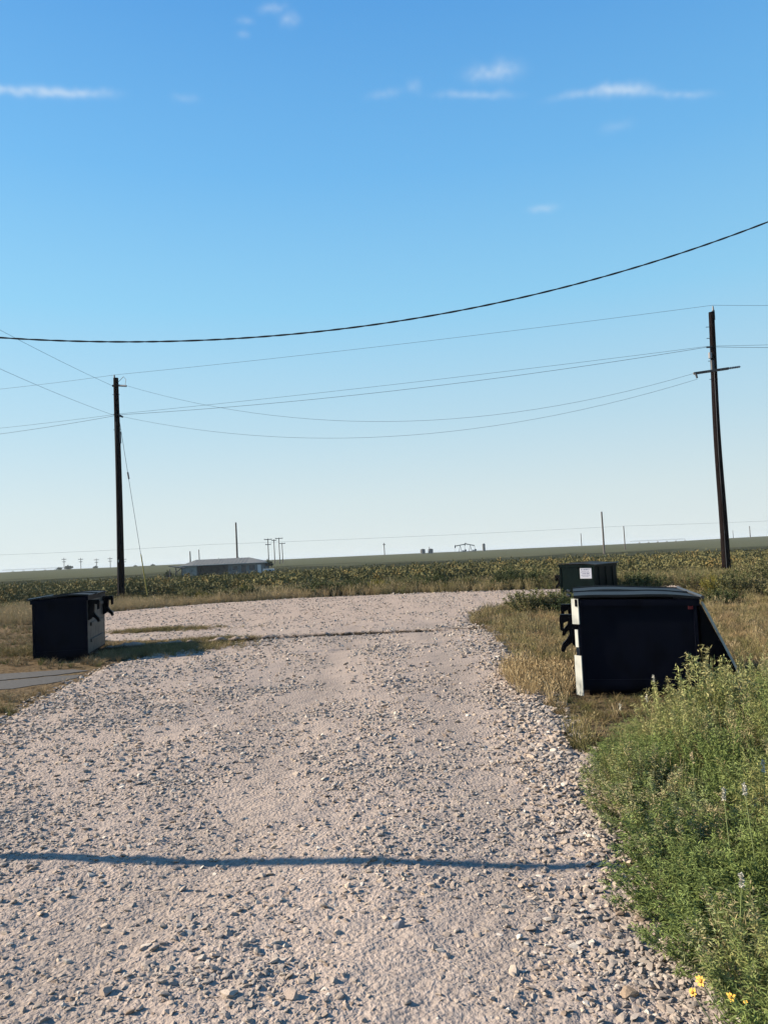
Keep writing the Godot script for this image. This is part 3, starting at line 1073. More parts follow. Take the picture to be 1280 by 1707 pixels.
	obj("pole_box", st, M.steel, P)
	# the heavy twisted cable that crosses the road overhead
	st = new_st()
	var strand := [[], []]
	var x := -19.0
	while x <= 16.0:
		var xx := x
		var hgt := 0.0000490 * xx * xx * xx + 0.01386550 * xx * xx + 0.0956613 * xx + 6.520726
		var p := Vector3(x, hgt, -16.0)
		var a := x * 8.0 + 1.6 * noise.get_noise_2d(x * 0.4, 70.0)
		for k in 2:
			strand[k].append(p + Vector3(0.0, cos(a + PI * k), sin(a + PI * k)) * 0.007)
		x += 0.07
	var cab := thing("overhead_cable", "thick black twisted cable sagging across the whole picture", "cable")
	for k in 2:
		st = new_st()
		tube(st, strand[k], 0.013, 0.013, 7)
		obj("strand", st, M.cable, cab)


# ---------------------------------------------------------------- dumpsters
func dumpster(called: String, label: String, at: Vector3, turn: float, w: float, ln: float, h: float, paint: Material, face: Material, hook_y: float, slope: float, near: float) -> Node3D:
	var t := thing(called, label, "dumpster", at, turn)
	var hz := ln * 0.5
	var hb := h - 0.05
	# body: end walls, front and back walls, floor as folded sheet
	var st := new_st()
	box(st, Vector3(0.0, 0.09, -hz), Vector3(w, 0.12, hz))
	obj("floor", st, paint, t)
	for s in [-1.0, 1.0]:
		st = new_st()
		var z0: float = s * hz
		var z1: float = s * (hz - 0.012)
		prism(st, PackedVector2Array([Vector2(0.02, 0.12), Vector2(0.02, hb), Vector2(w - 0.02, hb - 0.03), Vector2(w - 0.02, 0.12)]), minf(z0, z1), maxf(z0, z1))
		var wall := obj("end_wall", st, paint, t)
		st = new_st()
		for x in [0.0, w - 0.035]:
			box(st, Vector3(x, 0.13, minf(z0, z0 + s * 0.02)), Vector3(x + 0.035, hb - 0.035, maxf(z0, z0 + s * 0.02)))
		obj("corner_post", st, paint, wall)
		st = new_st()
		box(st, Vector3(0.05, 0.13, minf(z0, z0 + s * 0.014)), Vector3(w - 0.05, 0.2, maxf(z0, z0 + s * 0.014)))
		obj("bottom_rail", st, paint, wall)
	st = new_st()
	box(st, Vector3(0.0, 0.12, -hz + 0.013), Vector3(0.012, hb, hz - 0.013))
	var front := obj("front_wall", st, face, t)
	for y in [0.3, h * 0.5, h * 0.78]:
		st = new_st()
		box(st, Vector3(-0.03, y, -hz + 0.25), Vector3(-0.001, y + 0.06, hz - 0.25))
		obj("stiffening_rib", st, face, front)
	st = new_st()
	box(st, Vector3(w - 0.012, 0.12, -hz + 0.013), Vector3(w, hb - 0.04, hz - 0.013))
	var rear := obj("rear_wall", st, paint, t)
	for z in [-0.55, 0.0, 0.55]:
		st = new_st()
		box(st, Vector3(w + 0.001, 0.16, z - 0.04), Vector3(w + 0.035, hb - 0.08, z + 0.04))
		obj("stiffening_rib", st, paint, rear)
	if slope > 0.0:
		st = new_st()
		prism(st, PackedVector2Array([Vector2(w + 0.036, hb - 0.09), Vector2(w + 0.05, hb - 0.09), Vector2(w + slope, 0.1), Vector2(w + 0.036, 0.1)]), -hz + 0.03, hz - 0.03)
		var back := obj("sloped_back", st, M.paint_black, t)
		var d := Vector2(slope - 0.05, -(hb - 0.19)).normalized()
		var nrm := Vector2(-d.y, d.x)
		for s in [-1.0, 1.0]:
			st = new_st()
			var p0 := Vector2(w + 0.05, hb - 0.07)
			var p1 := Vector2(w + slope + 0.005, 0.08)
			prism(st, PackedVector2Array([p0, p1, p1 + nrm * 0.022, p0 + nrm * 0.022]), s * (hz - 0.03) - 0.02, s * (hz - 0.03) + 0.02)
			obj("edge_angle", st, M.galv, back)
	# rim
	st = new_st()
	box(st, Vector3(-0.025, hb - 0.07, -hz - 0.03), Vector3(0.035, hb + 0.005, hz + 0.03))
	box(st, Vector3(w - 0.035, hb - 0.1, -hz - 0.03), Vector3(w + 0.03, hb - 0.025, hz + 0.03))
	for s in [-1.0, 1.0]:
		var q := Transform3D(Basis(Vector3.BACK, atan2(-0.03, w)), Vector3(0.035, hb - 0.07, s * hz))
		box(st, Vector3(0, 0, -0.03), Vector3(w - 0.07, 0.07, 0.03), q)
	obj("rim", st, paint, t)
	# two plastic lids, bowed and a little uneven
	for s in [-1.0, 1.0]:
		st = new_st()
		var topp := []
		var n := 14
		for i in n + 1:
			var u := float(i) / n
			var bow := 0.014 * sin(u * PI) + (0.006 * sin(u * 9.0 + s) if s == near else 0.006 * sin(u * 7.0))
			topp.append(Vector2(lerpf(-0.03, w + 0.045, u), h - 0.022 + bow - 0.045 * u * u))
		var poly := PackedVector2Array(topp)
		for i in n + 1:
			poly.append(topp[n - i] + Vector2(0, -0.015))
		var za: float = s * 0.012
		var zb: float = s * (hz + 0.022)
		prism(st, poly, minf(za, zb), maxf(za, zb))
		var lid := obj("lid", st, M.lid, t)
		st = new_st()
		for zz in [za, zb]:
			var zc: float = zz - signf(zz) * 0.02 if zz == zb else zz + s * 0.02
			for i in n:
				quad(st, Vector3(topp[i].x, topp[i].y + 0.012, zc - 0.018), Vector3(topp[i + 1].x, topp[i + 1].y + 0.012, zc - 0.018), Vector3(topp[i + 1].x, topp[i + 1].y + 0.012, zc + 0.018), Vector3(topp[i].x, topp[i].y + 0.012, zc + 0.018), Vector3.UP)
				for e in [-1.0, 1.0]:
					quad(st, Vector3(topp[i].x, topp[i].y + 0.012, zc + e * 0.018), Vector3(topp[i + 1].x, topp[i + 1].y + 0.012, zc + e * 0.018), Vector3(topp[i + 1].x, topp[i + 1].y + 0.001, zc + e * 0.018), Vector3(topp[i].x, topp[i].y + 0.001, zc + e * 0.018), Vector3(0, 0, e))
		obj("lid_bead", st, M.lid, lid)
		st = new_st()
		tube(st, [Vector3(-0.065, h - 0.03, s * hz * 0.4), Vector3(-0.10, h - 0.02, s * hz * 0.45), Vector3(-0.10, h - 0.02, s * hz * 0.6), Vector3(-0.065, h - 0.03, s * hz * 0.65)], 0.012, 0.012, 6)
		obj("lid_handle", st, M.lid, lid)
	st = new_st()
	tube(st, [Vector3(w + 0.06, h - 0.06, -hz - 0.05), Vector3(w + 0.06, h - 0.06, hz + 0.05)], 0.02, 0.02, 8)
	obj("hinge_rod", st, M.steel, t)
	# lifting brackets: a plate with a hooked upper arm and two lower prongs
	for s in [-1.0, 1.0]:
		st = new_st()
		prism(st, PackedVector2Array([Vector2(0, 0.42), Vector2(-0.19, 0.42), Vector2(-0.20, 0.38), Vector2(-0.195, 0.25), Vector2(-0.16, 0.235), Vector2(-0.155, 0.33), Vector2(-0.11, 0.345), Vector2(-0.10, 0.2), Vector2(-0.13, 0.15), Vector2(-0.185, 0.09), Vector2(-0.2, 0.02), Vector2(-0.165, 0.01), Vector2(-0.14, 0.06), Vector2(-0.08, 0.11), Vector2(-0.05, 0.07), Vector2(0, 0.05)]), s * (hz - 0.12) - 0.05, s * (hz - 0.12) + 0.05, Transform3D(Basis(), Vector3(-0.001, hook_y, 0)))
		obj("lift_bracket", st, M.paint_black, t)
	for s in [-1.0, 1.0]:
		st = new_st()
		box(st, Vector3(0.08, 0.0, s * (hz - 0.2) - 0.05), Vector3(w - 0.08, 0.088, s * (hz - 0.2) + 0.05))
		obj("skid", st, paint, t)
	return t


func build_dumpsters() -> void:
	# near right
	var th := 0.232
	var c := Vector3(2.06, 0.0, -8.45)
	var v := Vector3(sin(th), 0, -cos(th))
	var d3 := dumpster("dumpster", "near black dumpster with a sloping back standing in the grass on the right", c + v * 0.9, -th, 1.22, 1.8, 1.115, M.paint_navy, M.paint_navy, 0.48, 0.43, 1.0)
	var st := new_st()
	box(st, Vector3(1.135, 0.93, 0.9), Vector3(1.19, 1.0, 0.904))
	obj("red_sticker", st, M.red, d3).set_meta("label", "small red sticker")
	# bare metal strips on the bevelled front corner, above and below the lifting bracket
	for q in [[0.80, 1.075], [0.55, 0.74], [0.03, 0.46]]:
		st = new_st()
		var wd := 0.05 if q[0] != 0.55 else 0.022
		box(st, Vector3(-wd, q[0], -0.006), Vector3(wd, q[1], 0.006), Transform3D(Basis(Vector3.UP, -PI / 4), Vector3(-0.022, 0, 0.895)))
		obj("corner_strip", st, M.galv, d3).set_meta("label", "pale bare metal corner strip")
	st = new_st()
	for i in 3:
		box(st, Vector3(1.142, 0.938 + i * 0.02, 0.904), Vector3(1.183 - 0.008 * i, 0.946 + i * 0.02, 0.9055))
	obj("sticker_print", st, M.paint_black, d3)
	# left
	th = 0.19
	c = Vector3(-5.45, 0.0, -13.99)
	v = Vector3(-sin(th), 0, -cos(th))
	dumpster("dumpster", "black dumpster on the dry ground at the left, its lift brackets facing the road", c + v * 0.9, PI + th, 0.93, 1.8, 1.2, M.paint_navy, M.mottled_grey, 0.66, 0.0, -1.0)
	# far right, green
	th = 0.64
	c = Vector3(6.08 - 1.08 * cos(th), 0.0, -22.65 - 1.08 * sin(th))
	v = Vector3(sin(th), 0, -cos(th))
	var d2 := dumpster("dumpster", "dark green dumpster with a white notice, behind the near right dumpster", c + v * 0.9, -th, 1.08, 1.8, 1.15, M.paint_green, M.paint_green, 0.38, 0.0, 1.0)
	var im := Image.create(64, 56, false, Image.FORMAT_RGB8)
	im.fill(Color(0.80, 0.82, 0.88))
	for q in [[6, 6, 50, 6], [8, 16, 44, 3], [6, 22, 52, 3], [10, 28, 40, 6], [6, 38, 50, 3], [12, 44, 36, 3]]:
		var x: int = q[0]
		while x < q[0] + q[2]:
			var wd := rng.randi_range(2, 6)
			im.fill_rect(Rect2i(x, q[1], wd, q[3]), Color(0.42, 0.44, 0.55))
			x += wd + rng.randi_range(1, 3)
	var pm := mat(lc(0.6, 0.6, 0.62), 0.5)
	pm.albedo_texture = ImageTexture.create_from_image(im)
	st = new_st()
	box(st, Vector3(0.64, 0.68, 0.9), Vector3(1.0, 1.0, 0.904))
	var sign_plate := obj("notice", st, M.white, d2)
	var qm := QuadMesh.new()
	qm.size = Vector2(0.35, 0.31)
	qm.material = pm
	var face := obj_mesh("notice_print", qm, sign_plate)
	face.position = Vector3(0.82, 0.84, 0.9065)


# ---------------------------------------------------------------- vegetation
func ribbon(pv: PackedVector3Array, pn: PackedVector3Array, pc: PackedColorArray, pts: Array, w0: float, w1: float, side: Vector3, col: Color) -> void:
	for i in pts.size() - 1:
		var t0 := float(i) / (pts.size() - 1)
		var t1 := float(i + 1) / (pts.size() - 1)
		var a: Vector3 = pts[i] - side * lerpf(w0, w1, t0)
		var b: Vector3 = pts[i] + side * lerpf(w0, w1, t0)
		var c: Vector3 = pts[i + 1] + side * lerpf(w0, w1, t1)
		var d: Vector3 = pts[i + 1] - side * lerpf(w0, w1, t1)
		var n: Vector3 = (b - a).cross(d - a).normalized()
		pv.append_array([a, c, b, a, d, c])
		pn.append_array([n, n, n, n, n, n])
		pc.append_array([col, col, col, col, col, col])


func leaf(pv: PackedVector3Array, pn: PackedVector3Array, pc: PackedColorArray, p: Vector3, dir: Vector3, side: Vector3, ln: float, w: float, col: Color) -> void:
	var mid := p + dir * ln * 0.45
	var tip := p + dir * ln - Vector3(0, ln * 0.12, 0)
	var a := mid - side * w
	var b := mid + side * w
	var n := (a - p).cross(b - p).normalized()
	var m := (b - tip).cross(a - tip).normalized()
	pv.append_array([p, b, a, tip, a, b])
	pn.append_array([n, n, n, m, m, m])
	pc.append_array([col, col, col, col, col, col])


func to_mesh(pv: PackedVector3Array, pn: PackedVector3Array, pc: PackedColorArray, m: Material) -> ArrayMesh:
	var arr := []
	arr.resize(Mesh.ARRAY_MAX)
	arr[Mesh.ARRAY_VERTEX] = pv
	arr[Mesh.ARRAY_NORMAL] = pn
	if pc.size():
		arr[Mesh.ARRAY_COLOR] = pc
	var me := ArrayMesh.new()
	me.add_surface_from_arrays(Mesh.PRIMITIVE_TRIANGLES, arr)
	me.surface_set_material(0, m)
	return me


func rdir(r: RandomNumberGenerator) -> Vector3:
	var z := r.randf_range(-1, 1)
	var a := r.randf() * TAU
	var q := sqrt(1 - z * z)
	return Vector3(q * cos(a), z, q * sin(a))


# stems: how many, leaves: per stem, ln/w: leaf size, cols: stem colour then leaf colours
func bush_mesh(sd_: int, stems: int, height: float, spread: float, leaves: int, ln: float, w: float, cols: Array, stem_w := 0.0022, first := 0.12) -> Array:
	var r := RandomNumberGenerator.new()
	r.seed = sd_
	var sv := PackedVector3Array()
	var sn := PackedVector3Array()
	var sc := PackedColorArray()
	var lv := PackedVector3Array()
	var lnn := PackedVector3Array()
	var lcc := PackedColorArray()
	for s in stems:
		var az := r.randf() * TAU
		var out := sqrt(r.randf()) * spread
		var top := height * r.randf_range(0.55, 1.0) * (1.0 - 0.35 * out / spread)
		var foot := Vector3(cos(az), 0, sin(az)) * out * 0.25
		var tip := Vector3(cos(az) * out, top, sin(az) * out) + rdir(r) * 0.06 * height
		var mid := foot.lerp(tip, 0.5) + Vector3(cos(az), 0, sin(az)) * out * 0.16 + rdir(r) * 0.04 * height
		var pts := []
		for i in 6:
			var t := i / 5.0
			pts.append(foot.lerp(mid, t).lerp(mid.lerp(tip, t), t))
		var tone := r.randf_range(0.75, 1.2)
		var scol: Color = cols[0] * tone
		ribbon(sv, sn, sc, pts, stem_w, stem_w * 0.5, Vector3(-sin(az), 0, cos(az)), scol)
		ribbon(sv, sn, sc, pts, stem_w, stem_w * 0.5, Vector3(cos(az), 0, sin(az)).rotated(Vector3(-sin(az), 0, cos(az)), -0.7), scol)
		var base_col: Color = cols[1 + r.randi() % (cols.size() - 1)]
		for l in leaves:
			var t := lerpf(first, 1.0, sqrt(r.randf()))
			var p: Vector3 = foot.lerp(mid, t).lerp(mid.lerp(tip, t), t)
			var ax: Vector3 = (tip - foot).normalized()
			var d := (rdir(r) + ax * 0.55).normalized()
			p += rdir(r) * ln * 0.5
			var sd2 := d.cross(rdir(r)).normalized()
			var lcol := base_col * (tone * r.randf_range(0.75, 1.25))
			leaf(lv, lnn, lcc, p, d, sd2, ln * r.randf_range(0.6, 1.2), w * r.randf_range(0.7, 1.2), lcol)
	return [to_mesh(sv, sn, sc, M.leaf), to_mesh(lv, lnn, lcc, M.leaf)]


func tuft_mesh(sd_: int, blades: int, height: float, spread: float, w: float, heads: bool) -> ArrayMesh:
	var r := RandomNumberGenerator.new()
	r.seed = sd_
	var pv := PackedVector3Array()
	var pn := PackedVector3Array()
	var pc := PackedColorArray()
	for b in blades:
		var az := r.randf() * TAU
		var d := Vector3(cos(az), 0, sin(az))
		var foot := d * r.randf() * spread * 0.3
		var h := height * r.randf_range(0.5, 1.0)
		var reach := spread * r.randf_range(0.2, 1.0)
		var pts := []
		for i in 5:
			var t := i / 4.0
			pts.append(foot + d * reach * t * t + Vector3(0, h * (t - 0.25 * t * t * reach / spread), 0))
		var tw := r.randf() * PI
		ribbon(pv, pn, pc, pts, w, w * 0.25, Vector3(cos(tw), 0, sin(tw)), Color.WHITE)
		if heads and b % 3 == 0:
			for k in 4:
				leaf(pv, pn, pc, pts[4] - Vector3(0, k * height * 0.05, 0), (d * 0.4 + Vector3.UP + rdir(r) * 0.5).normalized(), rdir(r).cross(Vector3.UP).normalized(), height * 0.12, w * 1.6, Color.WHITE)
	return to_mesh(pv, pn, PackedColorArray(), M.grass)


func in_dumpster(x: float, z: float) -> bool:
	for q in [[2.06, -8.45, 0.225, 1.62, 1.8], [5.2, -23.3, 0.64, 1.08, 1.8]]:
		var dx: float = x - q[0]
		var dz: float = z - q[1]
		var u: float = dx * cos(q[2]) + dz * sin(q[2])
		var v: float = dx * sin(q[2]) - dz * cos(q[2])
		if u > -0.1 and u < q[3] + 0.1 and v > -0.05 and v < q[4] + 0.1:
			return true
	var a: float = x + 5.45
	var b: float = z + 13.99
	var uu := -(a * cos(0.19)) + b * sin(0.19)
	var vv := -(a * sin(0.19)) - b * cos(0.19)
	return uu > -0.05 and uu < 1.0 and vv > -0.05 and vv < 1.9


func plant_xf(x: float, y: float, z: float, s: float, sy := 1.0) -> Transform3D:
	return Transform3D(Basis.from_euler(Vector3(rng.randf_range(-0.12, 0.12), rng.randf() * TAU, rng.randf_range(-0.12, 0.12))).scaled_local(Vector3(s, s * sy, s)), Vector3(x, y, z))


func build_grass() -> void:
	var short_ := [tuft_mesh(1, 34, 0.17, 0.15, 0.0032, false), tuft_mesh(2, 30, 0.13, 0.18, 0.0035, false)]
	var tall := [tuft_mesh(3, 26, 0.36, 0.16, 0.0032, true), tuft_mesh(4, 24, 0.42, 0.20, 0.0035, true)]
	var gold := Color(0.36, 0.265, 0.14)
	var pale := Color(0.52, 0.42, 0.25)
	var brown := Color(0.21, 0.15, 0.085)
	var olive := Color(0.16, 0.165, 0.06)
	var xs := [[], []]
	var cs := [[], []]
	var xt := [[], []]
	var ct := [[], []]
	# right-hand field and verge
	for i in 30000:
		var d := sqrt(lerpf(36.0, 900.0, rng.randf()))
		var x := rng.randf_range(1.2, 0.72 * d + 2.0)
		var s := sd(x, -d)
		if s > 0.12 or in_dumpster(x, -d) or (s > -0.12 and rng.randf() < 0.5):
			continue
		if x > 1.7 and x < 3.9 and d > 6.7 and d < 8.8:
			continue
		var n := noise.get_noise_2d(x * 0.5, d * 0.4 + 60.0)
		var n2 := noise.get_noise_2d(x * 1.3 + 20.0, d * 1.1)
		var c := gold.lerp(brown, clampf(0.45 + 1.1 * n, 0, 1)).lerp(olive, clampf(0.3 + 1.2 * n2, 0, 0.85)) * rng.randf_range(0.75, 1.25)
		if rng.randf() < 0.08:
			c = pale
		var k := rng.randi() % 2
		if rng.randf() < 0.07 + 0.35 * n2:
			xt[k].append(plant_xf(x, 0, -d, rng.randf_range(0.5, 0.95)))
			ct[k].append(c.lerp(pale, 0.25))
		else:
			xs[k].append(plant_xf(x, 0, -d, rng.randf_range(0.5, 1.2)))
			cs[k].append(c)
	# the golden seeding clump beside the near dumpster
	for i in 260:
		var x := rng.randfn(1.74, 0.18)
		var z := rng.randfn(-9.4, 0.5)
		if in_dumpster(x, z) or x < 1.4 or x > 2.15:
			continue
		xt[i % 2].append(plant_xf(x, 0, z, rng.randf_range(0.5, 0.85)))
		ct[i % 2].append(pale.lerp(gold, rng.randf()) * rng.randf_range(0.8, 1.2))
	# olive and brown fringe at the foot of the near dumpster
	for i in 500:
		var x := rng.randf_range(1.6, 3.4)
		var z := rng.randf_range(-8.4, -7.1)
		if in_dumpster(x, z) or sd(x, z) > 0.1:
			continue
		xs[i % 2].append(plant_xf(x, 0, z, rng.randf_range(0.3, 0.62)))
		cs[i % 2].append(olive.lerp(brown, rng.randf()) * rng.randf_range(0.8, 1.2))
	# left-hand ground
	for i in 30000:
		var d := sqrt(lerpf(49.0, 1100.0, rng.randf()))
		var x := -rng.randf_range(2.4, 0.85 * d + 3.0)
		var s := sd(x, -d)
		if s > 0.06 or in_dumpster(x, -d):
			continue
		if x > -6.9 and x < -4.4 and d > 10.4 and d < 12.9 and rng.randf() < 0.93:
			continue
		var n := noise.get_noise_2d(x * 0.5 + 40.0, d * 0.7)
		if rng.randf() > 0.36 + 1.2 * n and d < 24.0:
			continue
		var c := gold.lerp(brown, clampf(0.35 + 0.9 * n, 0, 1)).lerp(pale, rng.randf() * 0.45) * rng.randf_range(0.75, 1.2)
		if rng.randf() < 0.18:
			c = olive
		var k := rng.randi() % 2
		if d > 24.0 and rng.randf() < 0.55:
			xt[k].append(plant_xf(x, 0, -d, rng.randf_range(0.6, 1.1)))
			ct[k].append(c.lerp(pale, 0.5))
		else:
			xs[k].append(plant_xf(x, 0, -d, rng.randf_range(0.5, 1.1)))
			cs[k].append(c)
	# grass islands between the wheel ruts right of the left dumpster
	for q in [[-5.7, -19.2, 1.3, 0.35, 500], [-4.3, -15.0, 1.0, 0.75, 1500], [-3.7, -16.1, 0.7, 0.12, 240], [-7.5, -15.6, 1.2, 0.5, 400]]:
		for i in q[4]:
			var x := rng.randfn(q[0], q[2] * 0.55)
			var z := rng.randfn(q[1], q[3] * 0.6)
			if in_dumpster(x, z):
				continue
			xs[i % 2].append(plant_xf(x, 0.01, z, rng.randf_range(0.5, 1.0)))
			cs[i % 2].append(gold.lerp(olive, rng.randf() * 0.9) * rng.randf_range(0.7, 1.25))
	# dark brown tufts, thinning to the right, along the line where the near road was graded
	for i in 1500:
		var t := pow(rng.randf(), 2.4)
		var x := lerpf(-6.0, 2.0, t)
		var z := -15.0 - 1.15 * smoothstep(-6.2, -1.5, x) + rng.randfn(0.0, 0.05) + 0.1
		if in_dumpster(x, z):
			continue
		xs[i % 2].append(plant_xf(x, 0.03, z, rng.randf_range(0.35, 0.8) * (1.0 - 0.45 * t)))
		cs[i % 2].append(Color(0.105, 0.08, 0.052) * rng.randf_range(0.6, 1.3))
	# strip along the far edge of the crossing road
	for i in 22000:
		var x := rng.randf_range(-26.0, 24.0)
		var z := rng.randf_range(-40.0, -22.0)
		var s := sd(x, z)
		if z < -35.8:
			s = minf(s, -3.0)
		if s > 0.05 or (z > -27.0 and absf(x) < 16.0) or (x > 0 and z > -25.0):
			continue
		if s < -5.0 and rng.randf() < 0.7:
			continue
		var n := noise.get_noise_2d(x * 0.35, z * 0.5 + 90.0)
		var green := clampf(0.35 + 0.05 * x + 1.2 * n, 0.0, 1.0)
		if x < -8.0 and z < -33.0 and rng.randf() < 0.5:
			continue
		var c := pale.lerp(gold, rng.randf()).lerp(Color(0.12, 0.135, 0.05), green * rng.randf_range(0.5, 1.0)) * rng.randf_range(0.75, 1.2)
		if x > -13.0 and x < -3.0 and s > -3.5:
			c = c.lerp(pale, 0.55)
		var k := i % 2
		xt[k].append(plant_xf(x, 0, z, rng.randf_range(0.8, 1.5) * (0.55 if x < -7.0 else 1.0)))
		ct[k].append(c)
	for k in 2:
		scatter("short_dry_grass", short_[k], xs[k], cs[k])
		scatter("tall_dry_grass", tall[k], xt[k], ct[k])


func build_crop() -> void:
	# rows of bushy yellow-green crop plants beyond the road
	var r := RandomNumberGenerator.new()
	r.seed = 77
	var meshes := []
	for v in 3:
		var pv := PackedVector3Array()
		var pn := PackedVector3Array()
		var pc := PackedColorArray()
		for l in 110:
			var a := r.randf() * TAU
			var q := sqrt(r.randf())
			var p := Vector3(cos(a) * q * 0.34, 0.08 + 0.6 * r.randf() * (1.1 - 0.5 * q), sin(a) * q * 0.34)
			var d := (rdir(r) + Vector3(cos(a), 0.5, sin(a)) * 0.6).normalized()
			leaf(pv, pn, pc, p, d, d.cross(rdir(r)).normalized(), r.randf_range(0.10, 0.17), r.randf_range(0.03, 0.05), Color.WHITE)
		meshes.append(to_mesh(pv, pn, PackedColorArray(), M.grass))
	var xf := [[], [], []]
	var cs := [[], [], []]
	var z := -35.2
	while z > -66.0:
		var x := 0.75 * z - 4.0
		while x < -0.75 * z + 4.0:
			var n := noise.get_noise_2d(x * 0.12, z * 0.12)
			if (sd(x, z) < -2.5 or z < -35.9) and z < -35.2 - 6.5 * smoothstep(-4.0, -9.0, x):
				var c := Color(0.175, 0.160, 0.070).lerp(Color(0.110, 0.112, 0.052), clampf(0.45 + 1.1 * n + r.randf_range(-0.25, 0.25), 0, 1)) * r.randf_range(0.8, 1.2)
				if r.randf() < 0.10:
					c = Color(0.24, 0.18, 0.07)
				var k := r.randi() % 3
				var s := r.randf_range(0.75, 1.25)
				xf[k].append(Transform3D(Basis(Vector3.UP, r.randf() * TAU).scaled_local(Vector3(s, s * r.randf_range(0.8, 1.2), s)), Vector3(x + r.randf_range(-0.2, 0.2), terrain(x, z), z + r.randf_range(-0.15, 0.15))))
				cs[k].append(c)
			x += 0.62
		z -= 0.95
	for k in 3:
		scatter("crop_plants", meshes[k], xf[k], cs[k])


func plant(called: String, parts: Array, at: Vector3, turn: float, scale: Vector3, label: String, category: String, group := "") -> Node3D:
	var t := thing(called, label, category, at, turn, group)
	t.scale = scale
	obj_mesh("stems", parts[0], t)
	obj_mesh("foliage", parts[1], t)
	return t


func build_shrubs() -> void:
	var dk := [Color(0.11, 0.10, 0.05), Color(0.075, 0.095, 0.038), Color(0.058, 0.078, 0.032), Color(0.11, 0.125, 0.05)]
	var ol := [Color(0.18, 0.155, 0.08), Color(0.145, 0.155, 0.065), Color(0.18, 0.175, 0.08), Color(0.22, 0.195, 0.10)]
	var ye := [Color(0.22, 0.18, 0.05), Color(0.26, 0.23, 0.05), Color(0.20, 0.19, 0.055)]
	var tn := [Color(0.25, 0.18, 0.10), Color(0.24, 0.185, 0.10), Color(0.17, 0.155, 0.07)]
	var dark := [bush_mesh(501, 80, 1.0, 0.75, 60, 0.075, 0.016, dk, 0.006), bush_mesh(502, 70, 0.9, 0.85, 60, 0.07, 0.017, dk, 0.006)]
	var oliv := [bush_mesh(503, 90, 1.0, 0.8, 60, 0.065, 0.014, ol, 0.005), bush_mesh(504, 80, 1.0, 0.7, 60, 0.06, 0.013, ol, 0.005)]
	var yell := [bush_mesh(505, 80, 1.0, 0.7, 60, 0.05, 0.011, ye, 0.005)]
	var tann := [bush_mesh(506, 80, 1.0, 0.8, 50, 0.05, 0.010, tn, 0.005)]
	var list := [
		# x, z, scale, height, set, label
		[3.6, -19.4, 1.0, 0.78, oliv, "olive green bush at the road edge left of the two right dumpsters"],
		[4.2, -19.1, 0.85, 0.72, dark, "dark green bush tucked against the left of the near right dumpster"],
		[4.55, -20.3, 0.45, 0.65, oliv, "upright olive weed in front of the green dumpster's foot"],
		[7.9, -24.3, 0.95, 1.0, dark, "large dark shrub just right of the green dumpster"],
		[8.8, -25.9, 0.9, 0.85, oliv, "olive shrub behind the pale strip of road right of the green dumpster"],
		[7.6, -27.6, 0.9, 0.95, oliv, "olive shrub rising behind the green dumpster"],
		[9.6, -24.0, 0.8, 0.75, oliv, "low grey-green bush right of the dark shrub by the green dumpster"],
		[9.4, -22.2, 0.62, 0.85, yell, "yellow-green flowering weed between the dumpster and the right bushes"],
		[10.1, -23.2, 0.7, 0.9, tann, "tan dried weed clump beside the yellow-green weed"],
		[11.2, -22.8, 1.25, 1.30, oliv, "largest olive bush under the right utility pole"],
		[12.6, -23.6, 1.2, 1.35, oliv, "tall olive bush right of the largest one, by the right edge"],
		[9.6, -18.6, 0.9, 0.85, oliv, "rounded grey-green bush standing before the largest olive bush"],
		[10.6, -17.6, 0.7, 0.75, tann, "tan bush at the right edge, below the olive bushes"],
		[8.2, -19.2, 0.7, 0.6, dark, "low dark bush over the near dumpster's sloping back"],
		[11.7, -20.4, 1.0, 1.0, tann, "brown dried bush at the right edge, among the olive bushes"],
		[13.6, -25.8, 1.1, 1.3, tann, "rusty brown tall weed clump at the right edge under the wires"],
		[-6.2, -32.6, 0.9, 0.7, oliv, "grey-green bush on the far road edge right of the left pole"],
		[-2.9, -33.0, 1.15, 0.95, dark, "wide dark bush on the far road edge, left of the picture's middle"],
		[-1.7, -33.2, 0.8, 0.7, dark, "smaller dark bush touching the wide dark bush on the far road edge"],
		[0.9, -33.2, 0.9, 0.85, oliv, "olive bush on the far road edge at the picture's middle"],
		[2.1, -32.8, 0.9, 0.9, dark, "dark bush on the far road edge, right of the middle olive bush"],
		[3.4, -32.4, 0.8, 0.8, oliv, "grey-green bush on the far road edge before the dark pair"],
		[5.0, -31.9, 1.05, 1.0, dark, "dark bush on the far road edge, left one of the pair before the green dumpster"],
		[6.2, -31.4, 1.05, 1.05, dark, "dark bush on the far road edge just left of the green dumpster"],
		[-9.0, -32.2, 0.7, 0.6, tann, "tan dried bush near the foot of the left pole"],
		[-12.9, -37.9, 0.5, 0.5, tann, "tan tuft growing against the foot of the left pole"],
	]
	for i in list.size():
		var q: Array = list[i]
		var meshes: Array = q[4]
		plant("shrub", meshes[i % meshes.size()], Vector3(q[0], 0, q[1]), i * 2.1, Vector3(q[2], q[3], q[2]), q[5], "bush")
	for i in 46:
		var x := lerpf(-9.0, 8.0, (i + rng.randf()) / 46.0)
		var set_: Array = [dark, oliv, oliv, yell][i % 4]
		var z := -32.6 - rng.randf() * 2.4 + 0.05 * x
		if x > 1.0:
			z += (x - 1.0) * 0.33
		if x < -4.0:
			z += (-4.0 - x) * 0.25
		var sc := rng.randf_range(0.5, 0.85)
		plant("roadside_shrub", set_[i % set_.size()], Vector3(x, 0, z), i * 1.3, Vector3(sc, sc * rng.randf_range(0.75, 1.15), sc), "small green shrub, one of the row along the far edge of the crossing road", "bush", "small green shrubs in a row along the far road edge")
